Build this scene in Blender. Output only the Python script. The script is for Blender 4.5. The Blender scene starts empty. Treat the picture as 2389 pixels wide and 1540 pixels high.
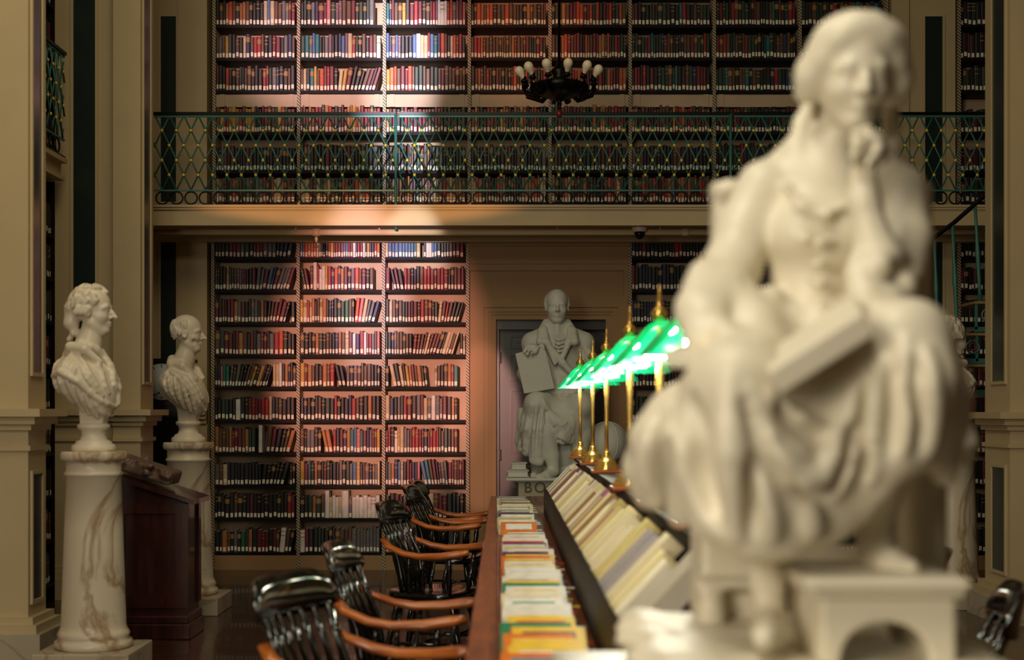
import bpy, bmesh, math, random
import numpy as np
from mathutils import Vector, Matrix
R = random.Random(7)
SC = bpy.context.scene
COL = SC.collection
PI = math.pi

# ------------------------------------------------------------------ camera
F, CX, CY, CZ = 3318.0, 1175.0, 960.0, 1.45       # focal length, vanishing point and eye height (2389x1540 frame)
cd = bpy.data.cameras.new('camera'); cam = bpy.data.objects.new('camera', cd); COL.objects.link(cam)
cam.location = (0, 0, CZ); cam.rotation_euler = (PI/2, 0, 0)
cd.sensor_width = 36; cd.lens = 36*F/2389
cd.shift_x = (2389/2-CX)/2389; cd.shift_y = (CY-1540/2)/2389
cd.dof.use_dof = True; cd.dof.focus_distance = 12.3; cd.dof.aperture_fstop = 2.3
cd.clip_end = 100
SC.camera = cam
# ------------------------------------------------------------------ world, lights, exposure
w = bpy.data.worlds.new('world'); SC.world = w; w.use_nodes = True
w.node_tree.nodes['Background'].inputs[0].default_value = (1, .82, .50, 1)
w.node_tree.nodes['Background'].inputs[1].default_value = .022
SC.view_settings.view_transform = 'Standard'; SC.view_settings.look = 'None'
SC.view_settings.exposure = 0; SC.view_settings.gamma = 1; SC.view_settings.use_curve_mapping = False

def area(name, loc, target, sx, sy, power, col, spread=180):
    l = bpy.data.lights.new(name, 'AREA'); l.shape = 'RECTANGLE'; l.size = sx; l.size_y = sy
    l.energy = power; l.color = col; l.spread = math.radians(spread)
    o = bpy.data.objects.new(name, l); COL.objects.link(o); o.location = loc
    o.rotation_euler = (Vector(target)-Vector(loc)).to_track_quat('-Z', 'Y').to_euler()
    return o
def spot(name, loc, target, power, col, deg, blend, sx=1, sy=1, rad=.03):
    l = bpy.data.lights.new(name, 'SPOT'); l.energy = power; l.color = col
    l.spot_size = math.radians(deg); l.spot_blend = blend; l.shadow_soft_size = rad
    o = bpy.data.objects.new(name, l); COL.objects.link(o); o.location = loc
    o.rotation_euler = (Vector(target)-Vector(loc)).to_track_quat('-Z', 'Y').to_euler()
    o.scale = (sx, sy, 1)
    return o
def W(px, py, d=13.0):
    """the point seen at a photograph pixel at distance d into the room"""
    return ((px-CX)*d/F, d, CZ-(py-CY)*d/F)
WARM = (1, .80, .48)
area('added_overhead_light', (0.2, 5.6, 6.8), (0.2, 6.2, 0), 4, 5, 48, (1, .84, .58))  # unseen area light, added overhead to brighten the hall
area('added_overhead_light', (-.9, 1.0, 5.2), (.45, 2.5, 1.4), 1.6, 1.6, 105, (1, .92, .75))  # added key light above the girl statue, no fixture there
area('added_overhead_light', (-1.6, 6.2, 6.4), (-2.5, 9.0, 1.2), 2.0, 2.5, 62, (1, .84, .55))  # added overhead to brighten the left piers and busts
area('added_front_light', (-2.7, -1.4, 2.5), (0.5, 2.6, 1.3), 1.8, 2.0, 150, (1, .90, .72))  # added front fill on the girl statue, not an actual window
# daylight thrown through coloured glass on the end wall
SUN = (-1.6, -2.5, 5.2); LOW = (-1.25, -2.5, 2.5)
spot('sun_patch_white', SUN, W(930, 140), 15000, (.86, .84, 1), 8.0, 1.0, .40, 1.3)
spot('sun_patch_rose', SUN, W(800, 100), 10500, (1, .62, .66), 9, .8, 1.0, .75)
spot('sun_patch_white', SUN, W(985, 380), 9000, (.9, .92, 1), 3.2, .8, .45, 1.0)
spot('sun_patch_amber', SUN, W(1210, 90), 2400, (1, .34, .16), 5.6, .8, 1.0, .9)
spot('sun_patch_rose', LOW, W(880, 840), 7200, (1, .44, .36), 9.0, .6, .95, 1.25)
spot('sun_patch_white', LOW, W(860, 680), 7200, (.9, .78, 1), 5.4, .9, .62, 1.3)
spot('sun_patch_white', LOW, W(985, 570), 7000, (.85, .9, 1), 2.8, .8, .8, .9)
spot('sun_patch_amber', LOW, W(860, 500), 4200, (1, .42, .14), 8.0, .6, 1.5, .20)
spot('sun_patch_rose', LOW, W(1120, 1000), 3500, (1, .5, .4), 4.2, .4, .7, 1.5)

# ------------------------------------------------------------------ materials
def lin(c):
    return tuple((v/12.92 if v <= .04045 else ((v+.055)/1.055)**2.4) for v in c)
MATS = {}
def mat(name, col, rough=.5, metal=0, noise=0, scale=8, bump=0, spec=.5, coat=0, stretch=(1, 1, 1), dark=None, detail=4):
    """principled material, colour given as sRGB 0-255, varied by a procedural noise"""
    if name in MATS: return MATS[name]
    m = bpy.data.materials.new(name); m.use_nodes = True; nt = m.node_tree; b = nt.nodes['Principled BSDF']
    c = lin([v/255 for v in col])
    b.inputs['Base Color'].default_value = (*c, 1); b.inputs['Roughness'].default_value = rough
    b.inputs['Metallic'].default_value = metal; b.inputs['Specular IOR Level'].default_value = spec
    b.inputs['Coat Weight'].default_value = coat
    if noise or bump:
        tc = nt.nodes.new('ShaderNodeTexCoord'); mp = nt.nodes.new('ShaderNodeMapping'); n = nt.nodes.new('ShaderNodeTexNoise')
        mp.inputs['Scale'].default_value = stretch; n.inputs['Scale'].default_value = scale; n.inputs['Detail'].default_value = detail
        nt.links.new(tc.outputs['Object'], mp.inputs[0]); nt.links.new(mp.outputs[0], n.inputs['Vector'])
        if noise:
            r = nt.nodes.new('ShaderNodeValToRGB')
            d = lin([v/255 for v in dark]) if dark else tuple(v*(1-noise) for v in c)
            r.color_ramp.elements[0].position = .35; r.color_ramp.elements[1].position = .65
            r.color_ramp.elements[0].color = (*d, 1); r.color_ramp.elements[1].color = (*c, 1)
            nt.links.new(n.outputs['Fac'], r.inputs[0]); nt.links.new(r.outputs[0], b.inputs['Base Color'])
        if bump:
            bp = nt.nodes.new('ShaderNodeBump'); bp.inputs['Strength'].default_value = bump; bp.inputs['Distance'].default_value = .01
            nt.links.new(n.outputs['Fac'], bp.inputs['Height']); nt.links.new(bp.outputs[0], b.inputs['Normal'])
    MATS[name] = m; return m
def marble(name, col, vein, vscale=1.6, amount=.5, rough=.32):
    m = bpy.data.materials.new(name); m.use_nodes = True; nt = m.node_tree; b = nt.nodes['Principled BSDF']
    b.inputs['Roughness'].default_value = rough
    tc = nt.nodes.new('ShaderNodeTexCoord')
    n = nt.nodes.new('ShaderNodeTexNoise'); n.inputs['Scale'].default_value = vscale; n.inputs['Detail'].default_value = 5
    n.inputs['Distortion'].default_value = 1.2
    mt = nt.nodes.new('ShaderNodeMath'); mt.operation = 'SUBTRACT'; mt.inputs[1].default_value = .5
    ab = nt.nodes.new('ShaderNodeMath'); ab.operation = 'ABSOLUTE'
    r = nt.nodes.new('ShaderNodeValToRGB'); r.color_ramp.elements[0].position = 0; r.color_ramp.elements[1].position = .035
    r.color_ramp.elements[0].color = (amount, amount, amount, 1); r.color_ramp.elements[1].color = (0, 0, 0, 1)
    n2 = nt.nodes.new('ShaderNodeTexNoise'); n2.inputs['Scale'].default_value = 6; n2.inputs['Detail'].default_value = 6
    mx2 = nt.nodes.new('ShaderNodeMixRGB'); mx2.inputs[1].default_value = (*lin([v/255 for v in col]), 1)
    mx2.inputs[2].default_value = (*[v*.80 for v in lin([v/255 for v in col])], 1)
    mx = nt.nodes.new('ShaderNodeMixRGB'); mx.inputs[2].default_value = (*lin([v/255 for v in vein]), 1)
    L = nt.links.new
    L(tc.outputs['Object'], n.inputs['Vector']); L(tc.outputs['Object'], n2.inputs['Vector'])
    L(n.outputs['Fac'], mt.inputs[0]); L(mt.outputs[0], ab.inputs[0]); L(ab.outputs[0], r.inputs[0]); L(r.outputs[0], mx.inputs[0])
    L(n2.outputs['Fac'], mx2.inputs[0]); L(mx2.outputs[0], mx.inputs[1]); L(mx.outputs[0], b.inputs['Base Color'])
    MATS[name] = m; return m
def wood(name, col, dark, scale=6, rough=.35, stretch=(1, 8, 8), coat=.3):
    return mat(name, col, rough, noise=1, scale=scale, dark=dark, stretch=stretch, coat=coat, detail=6)

BEIGE = mat('cream_paint', (196, 176, 134), .55, noise=.06, scale=3)
BEIGE2 = mat('tan_paint', (160, 124, 80), .6, noise=.06, scale=3)
GREEN_PANEL = mat('dark_green_panel', (30, 44, 40), .3)
BLUE_SHEEN_PANEL = mat('green_panel_blue_sheen', (34, 36, 50), .22)  # dark green panel with its bluish reflection put into the base colour
SHELF = mat('dark_shelf_metal', (14, 10, 12), .6, spec=.2)
BACK = mat('pale_back_panel', (196, 170, 140), .6, noise=.1, scale=5)
IRON = mat('green_iron', (62, 120, 108), .4, metal=.1)
BLACKIRON = mat('black_iron', (20, 18, 16), .35, metal=.6)
GOLD = mat('gilt_stud', (255, 206, 60), .3, metal=.15, coat=.6)
BRASS = mat('polished_brass', (222, 178, 92), .2, metal=.75)
BLACK = mat('black_lacquer', (10, 11, 9), .16, coat=.6)
ARMWOOD = wood('honey_wood', (190, 106, 42), (150, 76, 28), 5, .3)
TABLEWOOD = wood('red_brown_wood', (134, 66, 20), (96, 44, 12), 4, .36, (8, 1, 8))
DARKWOOD = wood('dark_mahogany', (64, 26, 20), (42, 16, 12), 4, .3, (8, 8, 1))
RACKWOOD = mat('black_brown_wood', (20, 13, 10), .55, spec=.3)
FLOORWOOD = wood('dark_floor_boards', (70, 40, 24), (46, 25, 15), 3, .22, (1, 7, 1), .2)
DOORWOOD = mat('dark_door_paint', (52, 44, 44), .32, noise=.3, scale=2)
STATUE = mat('cream_marble', (224, 214, 190), .42, noise=.08, scale=4)
PLASTER = mat('grey_plaster', (208, 210, 198), .6, noise=.06, scale=4)
BUSTM = mat('white_marble', (226, 214, 190), .36, noise=.07, scale=5)
COLUMN = marble('veined_marble', (222, 208, 182), (140, 104, 58), 1.3, .75)
PLINTHM = marble('grey_veined_marble', (190, 178, 152), (120, 96, 64), 2.4, .5)
WHITE = mat('white_paper', (236, 228, 208), .7)
PAGES = mat('page_edges', (214, 198, 160), .8)
GILT = mat('gilt_lettering', (150, 112, 60), .5)
DIALM = mat('pale_dial', (176, 184, 184), .5)
PIPEM = mat('cream_pipe', (206, 182, 140), .5)
BOOKC = dict(k=(26, 24, 26), d=(46, 32, 26), b=(92, 62, 42), t=(176, 108, 56), o=(196, 72, 36), r=(152, 32, 36), m=(104, 30, 40),
             g=(38, 58, 44), e=(36, 96, 56), n=(36, 42, 78), u=(72, 104, 150), y=(196, 150, 60), w=(232, 226, 220), c=(204, 180, 140),
             s=(104, 100, 100), p=(116, 84, 96), q=(32, 104, 110), i=(196, 110, 110), v=(70, 50, 86))
BOOKNAME = dict(k='black', d='dark brown', b='brown', t='tan', o='orange red', r='red', m='maroon', g='dark green', e='green', n='navy blue',
                u='blue', y='mustard yellow', w='white', c='cream', s='grey', p='dusty purple', q='teal', i='pink', v='violet')
BM = {k: mat('book_cloth_'+BOOKNAME[k].replace(' ', '_'), c, .5, noise=.22, scale=14) for k, c in BOOKC.items()}
BOOKMATS = [WHITE, PAGES, GILT]+[BM[k] for k in BOOKC]
BI = {k: 3+i for i, k in enumerate(BOOKC)}

# ------------------------------------------------------------------ mesh builder
class MB:
    def __init__(s): s.v = []; s.f = []; s.m = []; s.sm = []
    def add(s, vs, fs, mi=0, smooth=False):
        o = len(s.v); s.v += [tuple(v) for v in vs]
        for f in fs: s.f.append([i+o for i in f]); s.m.append(mi); s.sm.append(smooth)
    def box(s, x0, x1, y0, y1, z0, z1, mi=0):
        s.add([(x0, y0, z0), (x1, y0, z0), (x1, y1, z0), (x0, y1, z0), (x0, y0, z1), (x1, y0, z1), (x1, y1, z1), (x0, y1, z1)],
              [(0, 3, 2, 1), (4, 5, 6, 7), (0, 1, 5, 4), (1, 2, 6, 5), (2, 3, 7, 6), (3, 0, 4, 7)], mi)
    def obox(s, c, ax, half, mi=0):
        """box with its own axes (three unit vectors) and half sizes"""
        c = Vector(c); a = [Vector(v)*h for v, h in zip(ax, half)]
        P = [c+i*a[0]+j*a[1]+k*a[2] for k in (-1, 1) for i, j in ((-1, -1), (1, -1), (1, 1), (-1, 1))]
        s.add(P, [(0, 3, 2, 1), (4, 5, 6, 7), (0, 1, 5, 4), (1, 2, 6, 5), (2, 3, 7, 6), (3, 0, 4, 7)], mi)
    def lathe(s, prof, c=(0, 0, 0), n=32, mi=0, smooth=True, ax=None):
        """profile of (radius, height) turned about the vertical through c"""
        vs = []; fs = []
        A = ax or (Vector((1, 0, 0)), Vector((0, 1, 0)), Vector((0, 0, 1)))
        for r, z in prof:
            for i in range(n):
                t = 2*PI*i/n
                vs.append(Vector(c)+A[0]*(r*math.cos(t))+A[1]*(r*math.sin(t))+A[2]*z)
        for j in range(len(prof)-1):
            for i in range(n):
                a, b = j*n+i, j*n+(i+1) % n
                fs.append((a, b, b+n, a+n))
        fs.append(tuple(range(n-1, -1, -1))); fs.append(tuple((len(prof)-1)*n+i for i in range(n)))
        s.add(vs, fs, mi, smooth)
    def tube(s, pts, r, n=8, mi=0, flat=None, smooth=True):
        """tube along points; r a number or a list; flat = (width factor along side, factor along up) for a strap shape"""
        P = [Vector(p) for p in pts]; rs = r if isinstance(r, (list, tuple)) else [r]*len(P)
        vs = []; fs = []; up = Vector((0, 0, 1))
        for i, p in enumerate(P):
            t = (P[min(i+1, len(P)-1)]-P[max(i-1, 0)]).normalized()
            u = up if abs(t.dot(up)) < .95 else Vector((0, 1, 0))
            a = t.cross(u).normalized(); b = a.cross(t).normalized()
            fa, fb = flat or (1, 1)
            for k in range(n):
                th = 2*PI*(k+.5)/n
                vs.append(p+a*(rs[i]*fa*math.cos(th))+b*(rs[i]*fb*math.sin(th)))
        for i in range(len(P)-1):
            for k in range(n):
                q, w_ = i*n+k, i*n+(k+1) % n
                fs.append((q, w_, w_+n, q+n))
        fs.append(tuple(range(n-1, -1, -1))); fs.append(tuple((len(P)-1)*n+k for k in range(n)))
        s.add(vs, fs, mi, smooth)
    def ring(s, c, R0, r, ax=(Vector((1, 0, 0)), Vector((0, 0, 1)), Vector((0, 1, 0))), n=20, m=6, mi=0):
        vs = []; fs = []
        for i in range(n):
            t = 2*PI*i/n; d = ax[0]*math.cos(t)+ax[1]*math.sin(t)
            for k in range(m):
                h = 2*PI*k/m
                vs.append(Vector(c)+d*(R0+r*math.cos(h))+ax[2]*(r*math.sin(h)))
        for i in range(n):
            for k in range(m):
                a, b = i*m+k, i*m+(k+1) % m; c2, d2 = ((i+1) % n)*m+k, ((i+1) % n)*m+(k+1) % m
                fs.append((a, b, d2, c2))
        s.add(vs, fs, mi, True)
    def sphere(s, c, r, n=12, mi=0, sc=(1, 1, 1)):
        prof = [(max(.0005, math.sin(PI*i/n)), -math.cos(PI*i/n)) for i in range(n+1)]
        o = len(s.v); s.lathe(prof, (0, 0, 0), n*2, mi)
        for i in range(o, len(s.v)):
            v = s.v[i]; s.v[i] = (c[0]+v[0]*r*sc[0], c[1]+v[1]*r*sc[1], c[2]+v[2]*r*sc[2])
    def prism(s, poly, fn, a, b, mi=0):
        """polygon of (u,v) extruded from a to b; fn(u,v,t) gives the point"""
        n = len(poly)
        s.add([fn(u, v, a) for u, v in poly]+[fn(u, v, b) for u, v in poly],
              [tuple(range(n)), tuple(range(2*n-1, n-1, -1))]+[(i, i+n, (i+1) % n+n, (i+1) % n) for i in range(n)], mi)
    def build(s, name, mats, parent=None, origin=None, bevel=0):
        me = bpy.data.meshes.new(name)
        off = Vector((0, 0, 0))
        if parent is not None: off = OFF.get(parent, Vector((0, 0, 0)))
        elif origin is not None: off = Vector(origin)
        me.from_pydata([tuple(Vector(v)-off) for v in s.v], [], s.f)
        if not isinstance(mats, (list, tuple)): mats = [mats]
        for m in mats: me.materials.append(m)
        me.polygons.foreach_set('material_index', s.m); me.polygons.foreach_set('use_smooth', s.sm)
        bm = bmesh.new(); bm.from_mesh(me); bmesh.ops.recalc_face_normals(bm, faces=bm.faces); bm.to_mesh(me); bm.free()
        me.update()
        o = bpy.data.objects.new(name, me); COL.objects.link(o)
        if parent is not None:
            o.parent = parent; OFF[o] = off
        else:
            o.location = off; OFF[o] = off
        if bevel:
            bv = o.modifiers.new('edge', 'BEVEL'); bv.width = bevel; bv.segments = 2; bv.limit_method = 'ANGLE'
        return o
OFF = {}
def tag(o, label, cat, group=None, kind=None):
    o['label'] = label; o['category'] = cat
    if group: o['group'] = group
    if kind: o['kind'] = kind
    return o
def thing(name, label, cat, loc=(0, 0, 0), rotz=0, group=None):
    o = bpy.data.objects.new(name, None); COL.objects.link(o); o.location = loc; o.rotation_euler = (0, 0, rotz)
    o.empty_display_size = .05
    OFF[o] = Vector(loc) if rotz == 0 else Vector((0, 0, 0))
    return tag(o, label, cat, group)
def struct(mb, name, mats, bevel=0, parent=None):
    o = mb.build(name, mats, parent, bevel=bevel)
    if parent is None: o['kind'] = 'structure'
    return o
def dup(root, loc, rotz, label, group=None):
    r = root.copy(); COL.objects.link(r); r.location = loc; r.rotation_euler = (0, 0, rotz); r['label'] = label
    if group: r['group'] = group
    for ch in list(root.children):
        c = ch.copy(); COL.objects.link(c); c.parent = r
        for g in list(ch.children):
            d = g.copy(); COL.objects.link(d); d.parent = c
    return r
ORD = 'first second third fourth fifth sixth seventh eighth ninth tenth eleventh twelfth thirteenth fourteenth fifteenth sixteenth seventeenth eighteenth nineteenth twentieth'.split()
TENS = {2: 'twenty', 3: 'thirty', 4: 'forty', 5: 'fifty', 6: 'sixty', 7: 'seventy', 8: 'eighty', 9: 'ninety'}
def ordw(n):
    if n <= 20: return ORD[n-1]
    if n >= 100: return 'hundredth' if n == 100 else 'hundred-and-'+ordw(n-100)
    t, u = divmod(n, 10)
    return TENS[t]+'-'+ORD[u-1] if u else TENS[t][:-1]+'ieth'

# ------------------------------------------------------------------ sculpting: a signed distance field on a grid, meshed by surface nets
class Sculpt:
    def __init__(s, lo, hi, h):
        s.lo = np.array(lo, float); s.h = h; s.n = np.ceil((np.array(hi)-s.lo)/h).astype(int)+1
        s.D = np.full(s.n, .2, np.float32); s.ax = [s.lo[i]+h*np.arange(s.n[i]) for i in range(3)]
    def _sub(s, lo, hi, pad):
        a = np.maximum(np.floor((np.array(lo)-pad-s.lo)/s.h).astype(int), 0)
        b = np.minimum(np.ceil((np.array(hi)+pad-s.lo)/s.h).astype(int)+1, s.n)
        if (b <= a).any(): return None, None
        sl = tuple(slice(a[i], b[i]) for i in range(3))
        P = [s.ax[i][sl[i]].astype(np.float32).reshape([-1 if j == i else 1 for j in range(3)]) for i in range(3)]
        return sl, P
    def _put(s, sl, d, k, op):
        A = s.D[sl]
        if op == 'add':
            r = np.minimum(A, d)
            if k: r = r-np.maximum(k-np.abs(A-d), 0)**2/(4*k)
        else:
            d = -d; r = np.maximum(A, d)
            if k: r = r+np.maximum(k-np.abs(A-d), 0)**2/(4*k)
        s.D[sl] = r
    def chain(s, pts, rs, k=.01, op='add', sq=(1, 1, 1)):
        if not isinstance(rs, (list, tuple)): rs = [rs]*len(pts)
        for a, b, ra, rb in zip(pts[:-1], pts[1:], rs[:-1], rs[1:]):
            a = np.array(a, float); b = np.array(b, float); m = max(ra, rb)
            sl, P = s._sub(np.minimum(a, b)-m, np.maximum(a, b)+m, k+3*s.h)
            if sl is None: continue
            ba = b-a; L = max(float(ba@ba), 1e-9)
            p = [P[i]-np.float32(a[i]) for i in range(3)]
            t = np.clip((p[0]*ba[0]+p[1]*ba[1]+p[2]*ba[2])/L, 0, 1)
            d = np.sqrt((p[0]-t*ba[0])**2+(p[1]-t*ba[1])**2+(p[2]-t*ba[2])**2)-(ra+t*(rb-ra))
            s._put(sl, d.astype(np.float32), k, op)
    def ell(s, c, r, k=.01, op='add', M=None):
        m = max(r); c = np.array(c, float)
        sl, P = s._sub(c-m, c+m, k+3*s.h)
        if sl is None: return
        p = [P[i]-np.float32(c[i]) for i in range(3)]
        if M is not None: p = [p[0]*M[i][0]+p[1]*M[i][1]+p[2]*M[i][2] for i in range(3)]
        k0 = np.sqrt((p[0]/r[0])**2+(p[1]/r[1])**2+(p[2]/r[2])**2)
        k1 = np.sqrt((p[0]/r[0]**2)**2+(p[1]/r[1]**2)**2+(p[2]/r[2]**2)**2)+1e-6
        s._put(sl, (k0*(k0-1)/k1).astype(np.float32), k, op)
    def box(s, c, half, k=.005, op='add', M=None, rnd=.01):
        c = np.array(c, float); m = float(np.linalg.norm(half))
        sl, P = s._sub(c-m, c+m, k+3*s.h)
        if sl is None: return
        p = [P[i]-np.float32(c[i]) for i in range(3)]
        if M is not None: p = [p[0]*M[i][0]+p[1]*M[i][1]+p[2]*M[i][2] for i in range(3)]
        q = [np.abs(p[i])-(half[i]-rnd) for i in range(3)]
        d = np.sqrt(sum(np.maximum(x, 0)**2 for x in q))+np.minimum(np.maximum(np.maximum(q[0], q[1]), q[2]), 0)-rnd
        s._put(sl, d.astype(np.float32), k, op)
    def ripple(s, lo, hi, amp, fn):
        sl, P = s._sub(lo, hi, 0)
        if sl is not None: s.D[sl] = s.D[sl]+amp*fn(*P).astype(np.float32)
    def build(s, name, m, parent=None, origin=None, smooth=1):
        D = s.D; n = np.array(D.shape); ins = D < 0
        c0 = [(i, j, k) for i in (0, 1) for j in (0, 1) for k in (0, 1)]
        cnt = sum(ins[i:n[0]-1+i, j:n[1]-1+j, k:n[2]-1+k].astype(np.int8) for i, j, k in c0)
        cells = np.argwhere((cnt > 0) & (cnt < 8))
        V = {c: D[cells[:, 0]+c[0], cells[:, 1]+c[1], cells[:, 2]+c[2]] for c in c0}
        acc = np.zeros((len(cells), 3)); num = np.zeros(len(cells))
        for a in c0:
            for axn in range(3):
                if a[axn]: continue
                b = tuple(1 if i == axn else a[i] for i in range(3))
                va, vb = V[a], V[b]; x = (va < 0) != (vb < 0)
                t = np.where(x, va/np.where(va == vb, 1, va-vb), 0)
                p = np.array(a, float)[None, :].repeat(len(cells), 0); p[:, axn] += t
                acc += p*x[:, None]; num += x
        pts = s.lo+s.h*(cells+acc/num[:, None])
        idx = np.full(n-1, -1, np.int32); idx[tuple(cells.T)] = np.arange(len(cells))
        quads = []
        for axn in range(3):
            o1, o2 = (axn+1) % 3, (axn+2) % 3
            s0 = [slice(1, n[i]-1) for i in range(3)]; s1 = list(s0)
            s0[axn] = slice(0, n[axn]-1); s1[axn] = slice(1, n[axn])
            A, B = ins[tuple(s0)], ins[tuple(s1)]
            e = np.argwhere(A != B); flip = A[tuple(e.T)]
            base = e.copy(); base[:, o1] += 1; base[:, o2] += 1
            def at(d1, d2):
                q = base.copy(); q[:, o1] += d1; q[:, o2] += d2
                return idx[tuple(q.T)]
            Q = np.stack([at(-1, -1), at(0, -1), at(0, 0), at(-1, 0)], 1)
            Q[~flip] = Q[~flip][:, ::-1]
            quads.append(Q)
        Q = np.concatenate(quads); Q = Q[(Q >= 0).all(1)]
        for _ in range(smooth):
            sm = np.zeros_like(pts); dg = np.zeros(len(pts))
            for i in range(4):
                a, b = Q[:, i], Q[:, (i+1) % 4]
                for d in range(3):
                    sm[:, d] += np.bincount(a, pts[b, d], len(pts))+np.bincount(b, pts[a, d], len(pts))
                dg += np.bincount(a, minlength=len(pts))+np.bincount(b, minlength=len(pts))
            pts = .5*pts+.5*sm/np.maximum(dg, 1)[:, None]
        off = OFF.get(parent, Vector((0, 0, 0))) if parent is not None else Vector(origin or (0, 0, 0))
        me = bpy.data.meshes.new(name)
        me.from_pydata((pts-np.array(off)).tolist(), [], Q.tolist())
        me.materials.append(m); me.polygons.foreach_set('use_smooth', [True]*len(me.polygons)); me.update()
        o = bpy.data.objects.new(name, me); COL.objects.link(o)
        if parent is not None: o.parent = parent
        else: o.location = off
        OFF[o] = off
        return o

def head(S, c, H, fwd, up, female=False, age=0):
    """a face and skull; c is the point between the eyes' level inside the head, H chin-to-crown height"""
    f = np.array(fwd, float); f /= np.linalg.norm(f); u = np.array(up, float); u -= f*(u@f); u /= np.linalg.norm(u); r = np.cross(f, u)
    M = [r, f, u]; c = np.array(c, float)
    def p(x, y, z): return c+H*(x*r+y*f+z*u)
    def E(x, y, z, a, b, d, k=.04, op='add'): S.ell(p(x, y, z), (a*H, b*H, d*H), k*H, op, M)
    def Cn(L, rs, k=.04, op='add'): S.chain([p(*q) for q in L], [v*H for v in rs], k*H, op)
    E(0, -.06, .13, .315, .40, .37)
    E(0, .08, -.10, .265 if not female else .285, .265, .37, .08)
    for s in (-1, 1):
        Cn([(s*.20, -.02, -.24), (s*.08, .20, -.42)], [.07, .06], .08)
        Cn([(s*.05, .315, .055), (s*.14, .305, .075), (s*.21, .25, .04)], [.04, .042, .04], .05)
        E(s*.125, .385, -.005, .085, .08, .06, .05, 'sub')
        E(s*.122, .275, -.01, .06, .06, .055, .02)
        Cn([(s*.18, .27, .005), (s*.125, .335, .035), (s*.06, .31, .0)], [.016, .018, .016], .02)
        E(s*.15, .19, -.13, .10, .11, .10, .08)
        Cn([(s*.045, .365, -.145), (s*.04, .33, -.15)], [.036, .03], .03)
        E(s*.325, -.03, -.04, .035, .085, .115, .02)
        E(s*.355, -.01, -.03, .03, .045, .06, .02, 'sub')
    E(0, .22, -.40, .12, .11, .09, .08)
    nose = .455 if not female else .42
    Cn([(0, .31, .06), (0, .385, -.04), (0, nose, -.135)], [.034, .036, .042], .04)
    Cn([(-.10, .29, -.265), (-.03, .338, -.25), (.03, .338, -.25), (.10, .29, -.265)], [.018, .024, .024, .018], .03)
    Cn([(-.08, .285, -.30), (0, .328, -.305), (.08, .285, -.30)], [.02, .028, .02], .03)
    Cn([(-.11, .335, -.277), (0, .385, -.277), (.11, .335, -.277)], [.012, .012, .012], .015, 'sub')
    if age:
        for s in (-1, 1):
            Cn([(s*.08, .34, -.16), (s*.15, .27, -.27)], [.012, .012], .02, 'sub')
            E(s*.20, .20, -.22, .05, .05, .06, .06, 'sub')
    return p, M
# ------------------------------------------------------------------ the room
m = MB(); m.box(-6, 6.5, -4, 13.6, -.12, 0); struct(m, 'floor', FLOORWOOD)
YW = 13.0
m = MB(); m.box(-5.2, 6.2, 13.32, 13.5, 0, 7.4); struct(m, 'wall_end', BEIGE)
m = MB(); m.box(-5.2, -5.0, 2, 13.32, 0, 7.4); struct(m, 'wall_left', BEIGE2)
m = MB(); m.box(6.0, 6.2, 2, 13.32, 0, 7.4); struct(m, 'wall_right', BEIGE2)

def panel_recess(mb, axis, plane, a0, a1, z0, z1, out):
    """raised moulding round a dark inset panel, on a face of constant x ('x') or constant y ('y'); out = direction the face looks"""
    t = .022; e = .014*out
    def bx(p0, p1, q0, q1, z0, z1, mi):
        lo, hi = min(p0, p1), max(p0, p1)
        if axis == 'x': mb.box(lo, hi, q0, q1, z0, z1, mi)
        else: mb.box(q0, q1, lo, hi, z0, z1, mi)
    bx(plane-.004*out, plane+.003*out, a0, a1, z0, z1, 1)
    bx(plane-.004*out, plane+e, a0-t, a0, z0-t, z1+t, 0); bx(plane-.004*out, plane+e, a1, a1+t, z0-t, z1+t, 0)
    bx(plane-.004*out, plane+e, a0, a1, z0-t, z0, 0); bx(plane-.004*out, plane+e, a0, a1, z1, z1+t, 0)
TRIM = [0]
def trim(mb, mats, bevel=0):
    TRIM[0] += 1
    return struct(mb, 'trim_%d' % TRIM[0], mats, bevel)
def pier(y0, y1, xr, side, zd, panel_y, back_panel=True, pm=None):
    """projecting pier: xr = face towards the room, side -1 (left of the room) or +1"""
    s = side; mb = MB(); xb = xr+s*.20
    def bx(a, b, *r): mb.box(min(a, b), max(a, b), *r)
    bx(xr, xr+s*.21, y0, y1, 0, 7.2, 0)
    ys, ye = y0+.10, y1+.02
    bx(xb, xr+s*1.75, ys+.06, ye, 0, 7.2, 0)                     # set-back wall beside the pier
    for zz, pr in ((zd-.12, .025), (zd-.085, .055), (zd-.04, .10), (zd-.24, .018)):
        h = .045 if pr > .02 else .03
        bx(xr-s*pr, xr+s*.21, y0-pr, y1+pr, zz, zz+h, 0)
        bx(xb-s*pr*.0, xr+s*1.75, ys+.06-pr, ye, zz, zz+h, 0)
    for zz, pr, h in ((0, .10, .16), (.16, .07, .05), (.21, .04, .04)):
        bx(xr-s*pr, xr+s*.21, y0-pr, y1+pr, zz, zz+h, 2 if zz == 0 else 0); bx(xb, xr+s*1.75, ys+.06-pr, ye, zz, zz+h, 0)
    a0, a1 = panel_y
    panel_recess(mb, 'x', xr, a0, a1, zd+.22, 6.9, -s)
    panel_recess(mb, 'x', xr, a0, a1, .34, zd-.38, -s)
    if back_panel:
        p0, p1 = sorted((xb+s*.19, xb+s*.36))
        panel_recess(mb, 'y', ys+.06, p0, p1, zd+.14, 6.9, -1)
        panel_recess(mb, 'y', ys+.06, p0, p1, .34, zd-.38, -1)
    return trim(mb, [BEIGE, pm or BLUE_SHEEN_PANEL, PLINTHM])
pier(8.30, 8.62, -2.775, -1, 1.46, (8.36, 8.53))
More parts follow.
